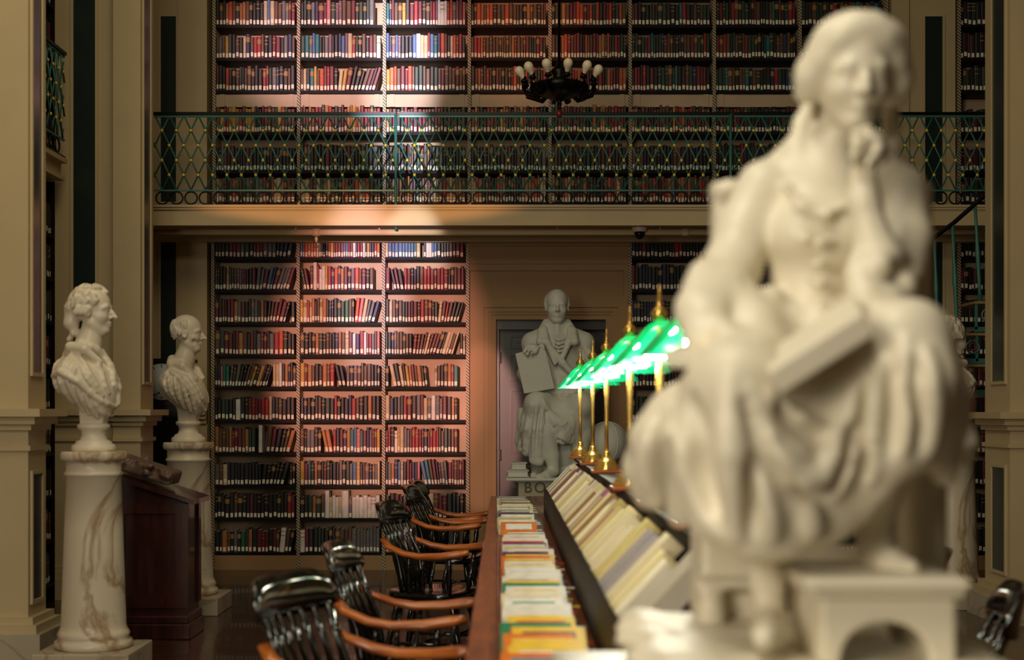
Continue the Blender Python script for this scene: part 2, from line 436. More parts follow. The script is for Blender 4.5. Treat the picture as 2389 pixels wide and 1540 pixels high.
pier(10.87, 11.26, -2.775, -1, 1.46, (10.94, 11.15), pm=GREEN_PANEL)
pier(9.72, 10.22, 3.46, 1, 1.44, (9.80, 10.06), pm=GREEN_PANEL)
# flat pilasters on the end wall, beside the bookcases
for x0, x1, q0, q1 in ((-3.45, -2.70, -3.125, -2.985), (3.53, 4.12, 3.84, 4.0)):
    mb = MB(); mb.box(x0, x1, 12.97, 13.32, 0, 7.2, 0)
    mb.box(x1-.26 if x0 < 0 else x0, x1 if x0 < 0 else x0+.16, 12.94, 12.97, 0, 7.2, 0)
    for z0, z1 in ((3.36, 5.05), (1.5, 3.0), (.34, 1.1)): panel_recess(mb, 'y', 12.97, q0, q1, z0, z1, -1)
    for zz, pr in ((1.34, .03), (1.38, .06), (1.42, .09)): mb.box(x0, x1, 12.94-pr, 12.97, zz, zz+.045, 0)
    mb.box(x0, x1, 12.9, 12.97, 0, .17, 0)
    trim(mb, [BEIGE, GREEN_PANEL])
# gallery: floor slab, fascia with mouldings, soffit
mb = MB()
GX0, GX1 = -3.45, 5.2
mb.box(GX0, GX1, 12.14, 13.02, 3.08, 3.20, 0)
mb.box(GX0, GX1, 12.10, 12.16, 3.03, 3.20, 0)
for z0, z1, e in ((3.185, 3.205, .035), (3.165, 3.185, .02), (3.03, 3.05, .02), (3.05, 3.06, .01)): mb.box(GX0, GX1, 12.10-e, 12.12, z0, z1, 0)
mb.box(GX0, GX1, 12.9, 13.02, 2.99, 3.08, 0)
trim(mb, [BEIGE])
# side gallery over the alcove between the piers
for xs, y0, y1, s in ((-3.38, 8.64, 10.86, -1), (4.25, 10.3, 12.0, 1)):
    mb = MB(); mb.box(min(xs, xs+s*.9), max(xs, xs+s*.9), y0, y1, 3.21, 3.36, 0)
    for z0, z1, e in ((3.34, 3.375, .05), (3.21, 3.235, .03)): mb.box(min(xs-s*e, xs), max(xs-s*e, xs), y0, y1, z0, z1, 0)
    trim(mb, [BEIGE])
# wall round the doorway under the gallery, casing, door
DX0, DX1 = -.325, 1.15
def X(px, d=13.0): return (px-CX)*d/F
def Z(py, d=13.0): return CZ-(py-CY)*d/F
mb = MB()
dx0, dx1, dzt = X(1158), X(1414), Z(742)
mb.box(DX0, dx0, 13.05, 13.32, 0, 3.08); mb.box(dx1, DX1, 13.05, 13.32, 0, 3.08); mb.box(dx0, dx1, 13.05, 13.32, dzt, 3.08)
mb.box(DX0, DX1, 13.0, 13.06, 2.80, 3.0); mb.box(DX0, DX1, 12.98, 13.06, 2.96, 3.0); mb.box(DX0, DX1, 13.02, 13.06, 2.74, 2.80)
mb.box(DX1-.05, DX1, 13.01, 13.06, 0, 2.74)
struct(mb, 'wall_doorway', BEIGE2)
mb = MB()
for (a, b), e in zip(((0, .09), (.06, .13), (.12, .155), (.15, .20)), (.055, .04, .028, .016)):
    x0, x1, zt = X(1106)+a, X(1465)-a, Z(694)-a
    wd = b-a
    mb.box(x0, x0+wd, 13.05-e, 13.06, 0, zt); mb.box(x1-wd, x1, 13.05-e, 13.06, 0, zt); mb.box(x0+wd, x1-wd, 13.05-e, 13.06, zt-wd, zt)
trim(mb, [BEIGE2])
mb = MB()
mb.box(dx0, dx1, 13.20, 13.26, 0, dzt, 0); mb.box(dx0, dx1, 13.10, 13.26, dzt-.10, dzt, 0)
mb.box(dx0, dx0+.025, 13.12, 13.26, 0, dzt-.10, 0)
for c0, c1 in ((dx0+.12, (dx0+dx1)/2-.06), ((dx0+dx1)/2+.06, dx1-.12)):
    for z0, z1 in ((.2, .62), (.72, .98), (1.06, 1.66), (1.74, 1.98), (2.03, 2.16)):
        t = .022
        mb.box(c0, c1, 13.185, 13.20, z0, z0+t, 1); mb.box(c0, c1, 13.185, 13.20, z1-t, z1, 1)
        mb.box(c0, c0+t, 13.185, 13.20, z0+t, z1-t, 1); mb.box(c1-t, c1, 13.185, 13.20, z0+t, z1-t, 1)
        mb.box(c0+t+.03, c1-t-.03, 13.19, 13.20, z0+t+.03, z1-t-.03, 1)
door = struct(mb, 'door_1', [DOORWOOD, mat('black_door_moulding', (24, 20, 20), .3)])
mb = MB()
for zz in (.35, 1.0, 1.9): mb.box(dx0+.025, dx0+.04, 13.13, 13.2, zz, zz+.1)
h = mb.build('door_hinge', BLACKIRON, door)

# ------------------------------------------------------------------ bookcases
def bead_mat():
    m = bpy.data.materials.new('beaded_edge'); m.use_nodes = True; nt = m.node_tree; b = nt.nodes['Principled BSDF']
    tc = nt.nodes.new('ShaderNodeTexCoord'); wv = nt.nodes.new('ShaderNodeTexWave'); wv.bands_direction = 'DIAGONAL'; wv.inputs['Scale'].default_value = 22
    r = nt.nodes.new('ShaderNodeValToRGB'); r.color_ramp.elements[0].position = .40; r.color_ramp.elements[1].position = .5
    r.color_ramp.elements[0].color = (.03, .025, .02, 1); r.color_ramp.elements[1].color = (.52, .40, .24, 1)
    nt.links.new(tc.outputs['Object'], wv.inputs['Vector']); nt.links.new(wv.outputs['Fac'], r.inputs[0]); nt.links.new(r.outputs[0], b.inputs['Base Color'])
    b.inputs['Roughness'].default_value = .5
    return m
BEAD = bead_mat()
LX = [X(497), X(696), X(895), X(1091)]
UX = [X(500), X(697), X(897), X(1095), X(1283), X(1470), X(1666), X(1866), X(2068)]
LZ = [Z(y) for y in (600, 676, 752, 827, 902, 980, 1056, 1132, 1209, 1289)]      # board tops, lower case
UZ = [Z(y) for y in (-19, 58, 135, 211, 308, 398, 472)]
SH_D = .26
def bookcase(name, label, xs, shelves, z0, z1, frieze=(), plinth=None, y=13.0):
    t = thing(name, label, 'bookcase', ((xs[0]+xs[-1])/2, y+.1, z0))
    mb = MB(); mb.box(xs[0], xs[-1], y+SH_D+.005, y+SH_D+.03, z0, z1); mb.build('back_panel', BACK, t)
    for x in xs:
        mb = MB(); mb.box(x-.009, x+.009, y-.004, y+SH_D, z0, z1, 0); mb.box(x-.015, x+.015, y-.014, y-.004, z0, z1, 1)
        mb.build('upright', [BACK, BEAD], t)
    for a, b in zip(xs[:-1], xs[1:]):
        for z in shelves:
            mb = MB(); mb.box(a+.0095, b-.0095, y+.002, y+SH_D, z-.026, z); mb.build('shelf', SHELF, t)
        for f0, f1 in frieze:
            mb = MB(); mb.box(a+.0095, b-.0095, y+.03, y+.06, f0, f1, 0)
            for q in (a+.07, b-.07): mb.box(q-.022, q+.022, y+.018, y+.03, f0, f1, 0)
            mb.build('frieze_board', BACK, t)
        if plinth:
            mb = MB(); mb.box(a+.0095, b-.0095, y+.004, y+SH_D, 0, plinth); mb.build('plinth_board', BEIGE2, t)
    return t
bookcase('bookcase', 'tall open bookcase of three bays under the gallery, left of the doorway', LX, LZ, 0, 3.0, plinth=LZ[-1]-.026)
bookcase('bookcase', 'tall dark open bookcase under the gallery, right of the doorway behind the lamps', [x for x in UX[5:]], LZ, 0, 3.0, plinth=LZ[-1]-.026)
bookcase('bookcase', 'wide open bookcase of eight bays standing on the gallery behind the railing', UX, UZ, 3.205, 5.6, frieze=((UZ[4]+.235, UZ[3]-.03),))
bookcase('bookcase', 'narrow dark bookcase on the gallery behind the tall pilaster panel at far right', [X(2237), X(2420)], UZ, 3.205, 5.6)
bookcase('bookcase', 'narrow dark bookcase under the gallery behind the green spiral stair', [X(2237), X(2420)], LZ, 0, 3.0, plinth=LZ[-1]-.026)

# ------------------------------------------------------------------ books
def book_parts(w, h, dp, c, gilt, lab, S=None):
    """(mesh builder of the book, mesh builder of its label); spine at y=0 facing -y, foot at z=0, centred on x"""
    mb = MB(); xs = [-w/2, -w*.28, w*.28, w/2]; ys = [.006, .0, .0, .006]
    zs = sorted({0, h} | ({h*.66, h*.70, h*.84, h*.87} if gilt else set()))
    nz = len(zs)
    vs = [(x, y, z) for z in zs for x, y in zip(xs, ys)]
    for j in range(nz-1):
        band = gilt and (abs(zs[j]-h*.66) < 1e-6 or abs(zs[j]-h*.84) < 1e-6 or (gilt == 2 and abs(zs[j]-h*.70) < 1e-6))
        fs = [(j*4+i, j*4+i+1, (j+1)*4+i+1, (j+1)*4+i) for i in range(3)]
        o = len(mb.v)
        mb.add([vs[j*4+i] for i in range(4)]+[vs[(j+1)*4+i] for i in range(4)], [(0, 1, 5, 4), (1, 2, 6, 5), (2, 3, 7, 6)], 2 if band else c)
    a, b = -w/2, w/2; e = .003
    mb.add([(a, .006, 0), (a, dp, 0), (a, dp, h), (a, .006, h)], [(0, 1, 2, 3)], c)
    mb.add([(b, .006, 0), (b, dp, 0), (b, dp, h), (b, .006, h)], [(0, 1, 2, 3)], c)
    top = [(xs[i], ys[i]) for i in range(4)]
    mb.add([(x, y, h-e) for x, y in top]+[(b, dp, h-e), (a, dp, h-e)], [(0, 1, 2, 3, 4, 5)], 1)
    mb.add([(x, y, 0) for x, y in top]+[(b, dp, 0), (a, dp, 0)], [(0, 1, 2, 3, 4, 5)], 1)
    mb.add([(a, dp, 0), (b, dp, 0), (b, dp, h), (a, dp, h)], [(0, 1, 2, 3)], 1)
    lb = None
    if lab:
        lb = MB(); z0 = lab; z1 = lab+.038; q = min(w*.33, .012); o = -.0012
        lb.add([(-q, o+.001, z0), (0, o, z0), (q, o+.001, z0), (-q, o+.001, z1), (0, o, z1), (q, o+.001, z1)], [(0, 1, 4, 3), (1, 2, 5, 4)], 0)
    return mb, lb
def place(mb, x, y, z, th, rot=0):
    """lean by th about the low corner, then turn about the vertical (rot) and move"""
    out = []
    for v in mb.v:
        a, b, c = v
        X0, Z0 = a*math.cos(th)+c*math.sin(th), -a*math.sin(th)+c*math.cos(th)
        if rot: out.append((x-b*math.sin(rot)+X0*math.cos(rot), y+b*math.cos(rot)+X0*math.sin(rot), z+Z0))
        else: out.append((x+X0, y+b, z+Z0))
    mb.v = out
LOWER = [  # bay one | bay two | bay three of each shelf, from the top; / and \ lean, | upright, _ gap, W tall white
 ("kdkdmmmsgdmrmpss/kdnn", "upottocskkkrymrmppurmwnrmwkyndrt", "cuuuuuuuuqc_nwwuu|kkdkbkmm"),
 ("bkdkyggbpsmmkkm/ssmunmsssm", "\\gm|mWrwwyrnontmkpobmkb__", "m\\kmk|rmknkbrrmmmrmkkbmm"),
 ("mkmkmmtsmkdssdtd/dbmmmk|k", "ycrctkbctknkdggebk/oicssn", "kcbkbgkmkmkrbmkg/cbrbkgk"),
 ("bgmmkmtbgrgsmmksrokkd", "bkkdtgkbdkntbcmwnrwmrsbi", "gknsbbgbk/mmbmcmbmdkccbc|kc"),
 ("gnieq/bgskkbbykykkk|ccwktnkb", "ymtbkdtbr\\kk|pkpbbbbkkd", "k\\ckckytmbtkk__|cbkbtrq__"),
 ("kkggkkwkdmrmmrrckgbkkd", "knkkkbkgkrkkknrbdktkd", "cnksgrmdsmcswssmktk__"),
 ("tbbbtmmmbtgg_W_/bmkkbt", "bkssdd\\tt|rkmntquiqmnpmmy", "mrkwycssmrrmmnmrrrgbgkbm__"),
 ("sbckkkkkkkkkk/kkkkkk|dk", "ymqktdkmgkkdskgsuynbpkssc", "kstnuckmmnni\\uqbmnmss|mmbmmm"),
 ("kkkkkbkkkmkkkdkkdkkrm", "kkgtgbWcwwcWswwwwwww", "kkmkmrmmsscbmmkkkk"),
 ("kktbkskegtkmmmkmb/wbk", "wmkkgkkkkbbbbssssssss", "yckmwmkkmmkdbkk"),
]
UPPER = [
 ("kbktobdttbkdkkcucbbssmm", "kgksnmmigppbbmggkgs__", "qnmbbydmrmdbmrpwwwroppmi"),
 ("bsbygkbkcnbrrbkkmmksnb", "gqsuqkkspkknupcrgkbkmbw", "unpupkkkuwccruqnobkcobrk"),
 ("mkkokkbgkbbdkkrmksnkdbk", "bckqybomrmk/cymkdkbmkm", "ytobmmobggbbdgbmbbbmbb"),
]
def fill(spec, a, b, hmax, hmin):
    """books of one shelf bay: list of (x of foot, lean, width, height, colour, tall)"""
    items = []; lean = 0
    for ch in spec:
        if ch in '/\\|': lean = {'/': 1, '\\': -1, '|': 0}[ch]; continue
        items.append((ch, lean))
    n = sum(1 for c, _ in items if c != '_')
    gaps = sum(.03 for c, _ in items if c == '_')
    th = [0.0]*len(items)
    for i, (c, l) in enumerate(items):
        if l:
            k = i; run = 0
            while k >= 0 and items[k][1] == l: k -= 1; run += 1
            th[i] = l*min(.06+.035*run, .30) if l > 0 else l*.24
            if l < 0: th[i] = -.22+.02*min(run, 6)
    base = hmin+(hmax-hmin)*R.random()*.6
    dims = []
    for (c, l) in items:
        tall = c == 'W'; wd = R.uniform(.7, 1.3)*(1.25 if tall else 1)
        hh = min(hmax, max(hmin, base+R.uniform(-.018, .022))) if not tall else hmax+.012
        dims.append([wd, hh])
    tot = sum(d[0] for d, (c, _) in zip(dims, items) if c != '_')
    room = b-a-.012-gaps
    extra = 0
    for i, (c, l) in enumerate(items):     # space taken by leaning groups at their open ends
        if l > 0 and (i+1 == len(items) or items[i+1][1] != l): extra += dims[i][1]*math.sin(th[i])
        if l < 0 and (i == 0 or items[i-1][1] != l): extra += dims[i][1]*math.sin(-th[i])
    sc = (room-extra)/max(tot*1.03, 1e-6)
    sc = min(sc, .046)
    x = a+.006; out = []
    for i, (c, l) in enumerate(items):
        if c == '_': x += .03; continue
        wd = dims[i][0]*sc; t = th[i]
        if l < 0 and (i == 0 or items[i-1][1] != l): x += dims[i][1]*math.sin(-t)
        cw = wd/math.cos(t)
        # foot corner: low right corner when leaning right, low left when leaning left
        out.append((x, t, wd*.985, dims[i][1], c.lower() if c == 'W' else c, c == 'W'))
        x += cw
        if l > 0 and (i+1 == len(items) or items[i+1][1] != l): x += dims[i][1]*math.sin(t)
    return out
STUFF = MB()
SINGLES = []
def shelf_books(spec, a, b, z, hmax, hmin, y, info=None, rot=None, keep=None):
    for k, (x, t, wd, hh, c, tall) in enumerate(fill(spec, a, b, hmax, hmin)):
        dp = R.uniform(.13, .17); y0 = y+R.uniform(.004, .02)
        gilt = R.choice((0, 0, 0, 0, 0, 1, 2)); lab = R.choice((.010, .012, .008, .018, .006))
        if tall: gilt = 0
        rec = dict(x=x, t=t, w=wd, h=hh, c=c, dp=dp, y=y0, z=z, gilt=gilt, lab=lab, info=info, k=k, tall=tall, rot=rot)
        if info is not None and keep(x, z): SINGLES.append(rec)
        else: to_stuff(rec)
def geo(rec):
    mb, lb = book_parts(rec['w'], rec['h'], rec['dp'], BI[rec['c']], rec['gilt'], rec['lab'])
    w, t = rec['w'], rec['t']
    if t > 0: fx, fz = w*math.cos(t)/1, w*math.sin(t)      # low right corner on the board
    for q in (mb, lb):
        if not q: continue
        if t > 0:  # pivot on the low right corner
            q.v = [(v[0]-w/2, v[1], v[2]) for v in q.v]; px = rec['x']+w/math.cos(t)
        elif t < 0: q.v = [(v[0]+w/2, v[1], v[2]) for v in q.v]; px = rec['x']
        else: px = rec['x']+w/2
        if rec['rot'] is None: place(q, px, rec['y'], rec['z']+.0005, t)
        else:  # a shelf along the side of the room: x runs along y
            q.v = [(v[0], v[1], v[2]) for v in q.v]; place(q, 0, 0, 0, t)
            sx, ox = rec['rot']
            q.v = [(ox+sx*(v[1]+rec['y']), px+v[0], rec['z']+.0005+v[2]) for v in q.v]
    return mb, lb
def to_stuff(rec):
    mb, lb = geo(rec)
    for q in (mb, lb):
        if q:
            o = len(STUFF.v); STUFF.v += q.v; STUFF.f += [[i+o for i in f] for f in q.f]; STUFF.m += q.m; STUFF.sm += q.sm
def hidden(x, z):
    px, py = CX+x*F/13, CY-(z-CZ)*F/13
    return (py > 1090 and px > 860) or (px < 505) or (py > 1190 and px > 745)
for r, row in enumerate(LOWER):
    for bay in range(3):
        shelf_books(row[bay], LX[bay]+.0095, LX[bay+1]-.0095, LZ[r], .238 if r else .225, .19, YW,
                    info=(r, bay), keep=lambda x, z: not hidden(x, z))
def rnd_spec(pal, n): return ''.join(R.choice(pal) for _ in range(n))
for r in range(3):
    for bay in range(8):
        sp = UPPER[r][bay] if bay < 3 else rnd_spec('mbbdtrkgmbod' if bay < 5 else 'kgkbgdkqmbkgrn', R.randint(22, 26))
        shelf_books(sp, UX[bay]+.0095, UX[bay+1]-.0095, UZ[r+1], .235, .19, YW)
for r in range(4, 7):
    for bay in range(8):
        pal = {4: 'mbdrkytbgrm', 5: 'kkdkkgbmks', 6: 'rbodmktbgsc'}[r] if bay < 6 else 'kgkbgdkqmbkgrn'
        shelf_books(rnd_spec(pal, R.randint(21, 26)), UX[bay]+.0095, UX[bay+1]-.0095, UZ[r], .255, .21, YW)
for r in range(10):
    for bay in range(3):
        shelf_books(rnd_spec('kkknrkmkgkdk', R.randint(20, 24)), UX[5+bay]+.0095, UX[6+bay]-.0095, LZ[r], .235, .19, YW)
    shelf_books(rnd_spec('kkdkm', 18), X(2237)+.01, X(2420)-.01, LZ[r], .235, .19, YW)
for r in (1, 2, 3, 4, 5, 6):
    shelf_books(rnd_spec('kkdkgm', 18), X(2237)+.01, X(2420)-.01, UZ[r], .235, .19, YW)
# bookcases along the alcove between the piers on the left
SX = -3.22
for nm, zs, z0, z1, lb_ in (('bookcase', [.15+.33*i for i in range(9)], 0, 3.2, 'dark bookcase along the left alcove under the side gallery, behind the near bust'),
                        ('bookcase', [3.45+.36*i for i in range(8)], 3.37, 6.4, 'dark bookcase along the left alcove above the side gallery, behind green railings')):
    t = thing(nm, lb_, 'bookcase', (SX-.5, 9.8, z0))
    mb = MB(); mb.box(SX-.56, SX-.53, 8.66, 10.84, z0, z1); mb.build('back_panel', SHELF, t)
    for yy in (8.66, 9.75, 10.83):
        mb = MB(); mb.box(SX-.53, SX-.2, yy-.01, yy+.01, z0, z1); mb.build('upright', SHELF, t)
    for zz in zs:
        for y0, y1 in ((8.67, 9.74), (9.76, 10.82)):
            mb = MB(); mb.box(SX-.53, SX-.2, y0, y1, zz-.026, zz); mb.build('shelf', SHELF, t)
            shelf_books(rnd_spec('kkdkmkg', 26), y0, y1, zz, .25, .2, 0, rot=(-1, SX-.2))
# the three hundred books that show largest, each an object of its own
def px_area(r): return r['w']*r['h']*(1.0 if r['t'] == 0 else .97)
SINGLES.sort(key=px_area, reverse=True)
for rec in SINGLES[300:]: to_stuff(rec)
BAY = ('bay beside the far bust', 'middle bay', 'bay beside the doorway')
for rec in SINGLES[:300]:
    mb, lb = geo(rec)
    r, bay = rec['info']
    org = (rec['x']+rec['w']/2, rec['y'], rec['z'])
    o = mb.build('book', [WHITE, PAGES, GILT]+BOOKMATS[3:], None, org)
    me = o.data
    used = sorted(set(p.material_index for p in me.polygons)); ms = [BOOKMATS[i] for i in used]
    mp = {u: i for i, u in enumerate(used)}
    ids = [mp[p.material_index] for p in me.polygons]
    me.materials.clear()
    for q in ms: me.materials.append(q)
    me.polygons.foreach_set('material_index', ids)
    adj = 'tall' if rec['tall'] else 'leaning' if abs(rec['t']) > .09 else 'upright'
    tag(o, f"{adj} {BOOKNAME[rec['c']]} book, {ordw(rec['k']+1)} along {ordw(r+1)} shelf below gallery, {BAY[bay]}", 'book', 'books on the shelves under the gallery')
    lo = lb.build('spine_label', [WHITE], o); lo['label'] = 'white call number label'
o = STUFF.build('shelved_books', BOOKMATS)
tag(o, 'remaining rows of cloth-bound library books packed on the gallery and lower shelves', 'books', kind='stuff')

# ------------------------------------------------------------------ gallery railing, three sections
PITCH, Y_R = .1237, 12.2
zt, zm, zb = 3.995, 3.345, 3.222
studz = [3.859, 3.731, 3.603, 3.477]
def rail_section(x0, x1, label, fn=lambda x, y, z: (x, y, z), end_post=True):
    c = fn((x0+x1)/2, 0, 3.205)
    t = thing('gallery_railing', label, 'railing', c, group=None)
    def part(nm, mm, build):
        mb = MB(); build(mb); mb.v = [fn(*v) for v in mb.v]; return mb.build(nm, mm, t)
    part('handrail', BLACKIRON, lambda b: b.box(x0, x1, -.022, .022, zt-.004, zt+.02))
    part('upper_bar', IRON, lambda b: b.box(x0, x1, -.008, .008, zt-.022, zt-.004))
    part('middle_bar', IRON, lambda b: b.box(x0, x1, -.008, .008, zm-.007, zm+.007))
    part('bottom_bar', BLACKIRON, lambda b: b.box(x0, x1, -.012, .012, zb-.016, zb))
    for xp in ([x1] if end_post else []):
        part('post', IRON, lambda b: b.tube([(xp, -.02, 3.0), (xp, -.02, zt)], .013, 8))
    H = zt-.022-zm-.007
    run = H/(studz[0]-studz[1])*PITCH/2                      # horizontal run of a full bar
    xs = sorted({round(-3.30+PITCH*i, 5) for i in range(-8, 130)})
    for xa in xs:
        for s in (1, -1):
            # bar from the middle rail at xa to the top rail at xa + s*run, cut at the section's ends
            p0, p1 = (xa, zm+.007), (xa+s*run, zt-.022)
            f0, f1 = 0.0, 1.0
            for lim, sg in ((x0, 1), (x1, -1)):
                g0, g1 = sg*(p0[0]-lim), sg*(p1[0]-lim)
                if g0 < 0 and g1 < 0: f0, f1 = 1, 0; break
                if g0 < 0: f0 = max(f0, g0/(g0-g1))
                elif g1 < 0: f1 = min(f1, g0/(g0-g1))
            if f1-f0 < .04: continue
            a = (p0[0]+(p1[0]-p0[0])*f0, p0[1]+(p1[1]-p0[1])*f0); b_ = (p0[0]+(p1[0]-p0[0])*f1, p0[1]+(p1[1]-p0[1])*f1)
            part('lattice_bar', IRON, lambda b: b.tube([(a[0], s*.004, a[1]), (b_[0], s*.004, b_[1])], .0072, 6))
        if x0+.05 < xa < x1-.05:
            part('ring', BLACKIRON, lambda b: b.ring((xa, 0, (zm+zb)/2-.002), .053, .007))
    # crossings of the bars: stud rows
    for row, z in enumerate(studz):
        f = (z-zm-.007)/H
        for xa in xs:
            # right-going bar from xa meets left-going bar from xb when xa+f*run = xb-f*run
            xx = xa+f*run
            k = (2*f*run)/PITCH
            if abs(k-round(k)) > .25: xx = xa+f*run
            xx = xa+PITCH*.5*round(f*run/(PITCH*.5))
            if x0+.01 < xx < x1-.01:
                part('stud', GOLD, lambda b: b.sphere((xx, -.012, z), .0140, 5, sc=(1, .6, 1)))
    return t
fr = lambda x, y, z: (x, Y_R+y, z)
rail_section(-3.0, X(928, 12.2)-.016, 'green iron gallery railing section above the three-bay bookcase, left of the slim post', fr)
rail_section(X(928, 12.2)+.016, X(1708, 12.2)-.016, 'green iron lattice railing section behind the chandelier, gold studs at crossings', fr)
rail_section(X(1708, 12.2)+.016, 4.3, 'green iron gallery railing section partly behind the marble girl, right end', fr)
rail_section(8.66, 10.84, 'green iron railing of the side gallery between the two left piers', lambda x, y, z: (-3.352-y, x, z+.17), False)
# ------------------------------------------------------------------ things on the walls and in the hall
# pipe, sprinkler and camera under the gallery
mb = MB(); mb.tube([(-3.4, 12.3, Z(542, 12.3)), (4.1, 12.3, Z(542, 12.3))], .027, 12)
for px in (738, 1600): mb.tube([(X(px, 12.3)-.03, 12.3, Z(542, 12.3)), (X(px, 12.3)+.03, 12.3, Z(542, 12.3))], .034, 12)
for px in (690, 885, 1300, 1540, 1900): mb.box(X(px, 12.3)-.006, X(px, 12.3)+.006, 12.295, 12.305, Z(542, 12.3), 3.09)
tag(mb.build('ceiling_pipe', PIPEM, None, (0, 12.3, Z(542, 12.3))), 'long cream-painted pipe running under the gallery above the bookcases', 'pipe')
t = thing('sprinkler_head', 'small pendant sprinkler head hanging from the cream pipe under the gallery', 'sprinkler', W(738, 556, 12.3))
mb = MB(); c = W(738, 552, 12.3); mb.lathe([(.012, 0), (.016, -.03), (.010, -.035), (.008, -.05)], c, 12); mb.build('body', PIPEM, t)
mb = MB(); mb.tube([(c[0]-.018, c[1], c[2]-.04), (c[0]-.02, c[1], c[2]-.075), (c[0], c[1], c[2]-.09), (c[0]+.02, c[1], c[2]-.075), (c[0]+.018, c[1], c[2]-.04)], .003, 6)
mb.lathe([(.003, -.04), (.004, -.085), (.022, -.09), (.022, -.094)], c, 12); mb.build('deflector', mat('chrome', (210, 206, 196), .15, metal=1), t)
c = W(1492, 527, 12.25)
t = thing('security_camera', 'white dome security camera fixed below the gallery near the doorway', 'camera', c)
mb = MB(); mb.lathe([(.066, .03), (.066, -.03), (.058, -.05), (.045, -.054)], c, 24); mb.build('housing', mat('white_plastic', (214, 206, 188), .4), t)
mb = MB(); mb.lathe([(.046, -.054), (.045, -.075), (.036, -.098), (.02, -.112), (.002, -.118)], c, 24); mb.build('dome', mat('smoked_dome', (10, 10, 12), .08), t)
mb = MB(); mb.tube([(c[0]+.06, 12.25, c[2]+.0), (c[0]+.2, 12.25, c[2]+.012), (c[0]+.7, 12.25, c[2]+.014)], .005, 6); mb.build('cable', PIPEM, t)

# chandelier
CHX, CHY, CHZ = .43, 11.0, Z(205, 11.0)
t = thing('chandelier', 'dark iron chandelier with pale unlit bulbs hanging before the gallery', 'chandelier', (CHX, CHY, CHZ))
mb = MB(); mb.lathe([(.002, -.19), (.022, -.12), (.012, -.115), (.05, -.085), (.15, -.06), (.22, -.02), (.23, .015), (.18, .035), (.07, .05), (.05, .09), (.075, .12), (.05, .15), (.022, .17), (.018, .2)], (CHX, CHY, CHZ), 28)
mb.build('body', BLACKIRON, t)
mb = MB(); mb.tube([(CHX, CHY, CHZ+.2), (CHX, CHY, 7.2)], .012, 8); mb.build('stem', BLACKIRON, t)
mb = MB(); mb.lathe([(.014, -.215), (.03, -.19), (.016, -.165), (.012, -.15)], (CHX, CHY, CHZ-.015), 16); 
mb.build('finial', mat('red_glass', (120, 26, 26), .15), t)
BULB = mat('frosted_bulb', (240, 226, 196), .35)
for k in range(12):
    a = math.radians(-82+30*k+2); dx, dy = math.sin(a), -math.cos(a)
    def q(r, z): return (CHX+dx*r, CHY+dy*r, CHZ+z)
    arm = MB(); arm.tube([q(.12, -.03), q(.20, -.07), q(.26, -.05), q(.285, .0), q(.275, .03)], [.016, .02, .017, .013, .018], 8)
    arm.lathe([(.026, 0), (.03, .012), (.02, .02), (.018, .045)], q(.275, .03), 12); arm.tube([q(.2, -.07), q(.23, -.01), q(.2, .03), q(.17, .0)], .008, 6)
    ao = arm.build('arm', BLACKIRON, t)
    if k < 6:
        b = MB(); ax = (Vector((dy, -dx, 0)), Vector((dx*.85, dy*.85, -.53)), Vector((dx*.53, dy*.53, .85)))
        b.lathe([(.014, .0), (.017, .02), (.02, .035), (.033, .062), (.036, .08), (.032, .098), (.018, .112), (.002, .117)], q(.272, .05), 16, ax=ax)
        b.build('bulb', BULB, ao)

# longcase clock
c = (X(380, 11.75), 11.75, 0)
t = thing('longcase_clock', 'tall black longcase clock with a pale round dial behind the far bust', 'clock', c)
mb = MB(); x, y = c[0], c[1]
mb.box(x-.19, x+.19, y-.02, y+.20, .22, 1.50, 0); mb.box(x-.23, x+.23, y-.05, y+.22, 0, .22, 0); mb.box(x-.21, x+.21, y-.03, y+.21, 1.50, 1.86, 0); mb.box(x-.24, x+.24, y-.06, y+.22, 1.855, 1.885, 0)
mb.box(x-.13, x+.13, y-.03, y-.02, .40, 1.40, 1)
mb.build('case', [mat('black_clock_case', (18, 14, 12), .25), mat('dark_glass', (12, 14, 16), .08)], t)
dz = Z(891, 11.75)
mb = MB(); A = (Vector((1, 0, 0)), Vector((0, 0, 1)), Vector((0, -1, 0))); mb.lathe([(.152, 0), (.152, .012)], (x, y-.03, dz), 40, ax=A)
for k in range(12):
    a = PI*k/6; v = (math.sin(a), math.cos(a)); mb.obox((x+.13*v[0], y-.0435, dz+.13*v[1]), ((v[0], 0, v[1]), (v[1], 0, -v[0]), (0, 1, 0)), (.012, .003, .001), 1)
d = mb.build('dial', [DIALM, BLACKIRON], t)
for (u, v, L_) in ((.03, .035, .035), (.035, -.03, .05), (-.02, -.09, .04)):
    mb = MB(); mb.tube([(x+u-L_, y-.0455, dz+v-L_*.5), (x+u, y-.0455, dz+v)], .003, 6); mb.sphere((x+u, y-.0455, dz+v), .008, 5, sc=(1, .3, 1)); mb.build('hand', BLACKIRON, d)
for sx in (-.15, .15):
    mb = MB(); mb.box(x+sx-.008, x+sx+.008, y-.034, y-.021, 1.02, 1.22); mb.build('brass_strip', BRASS, t)

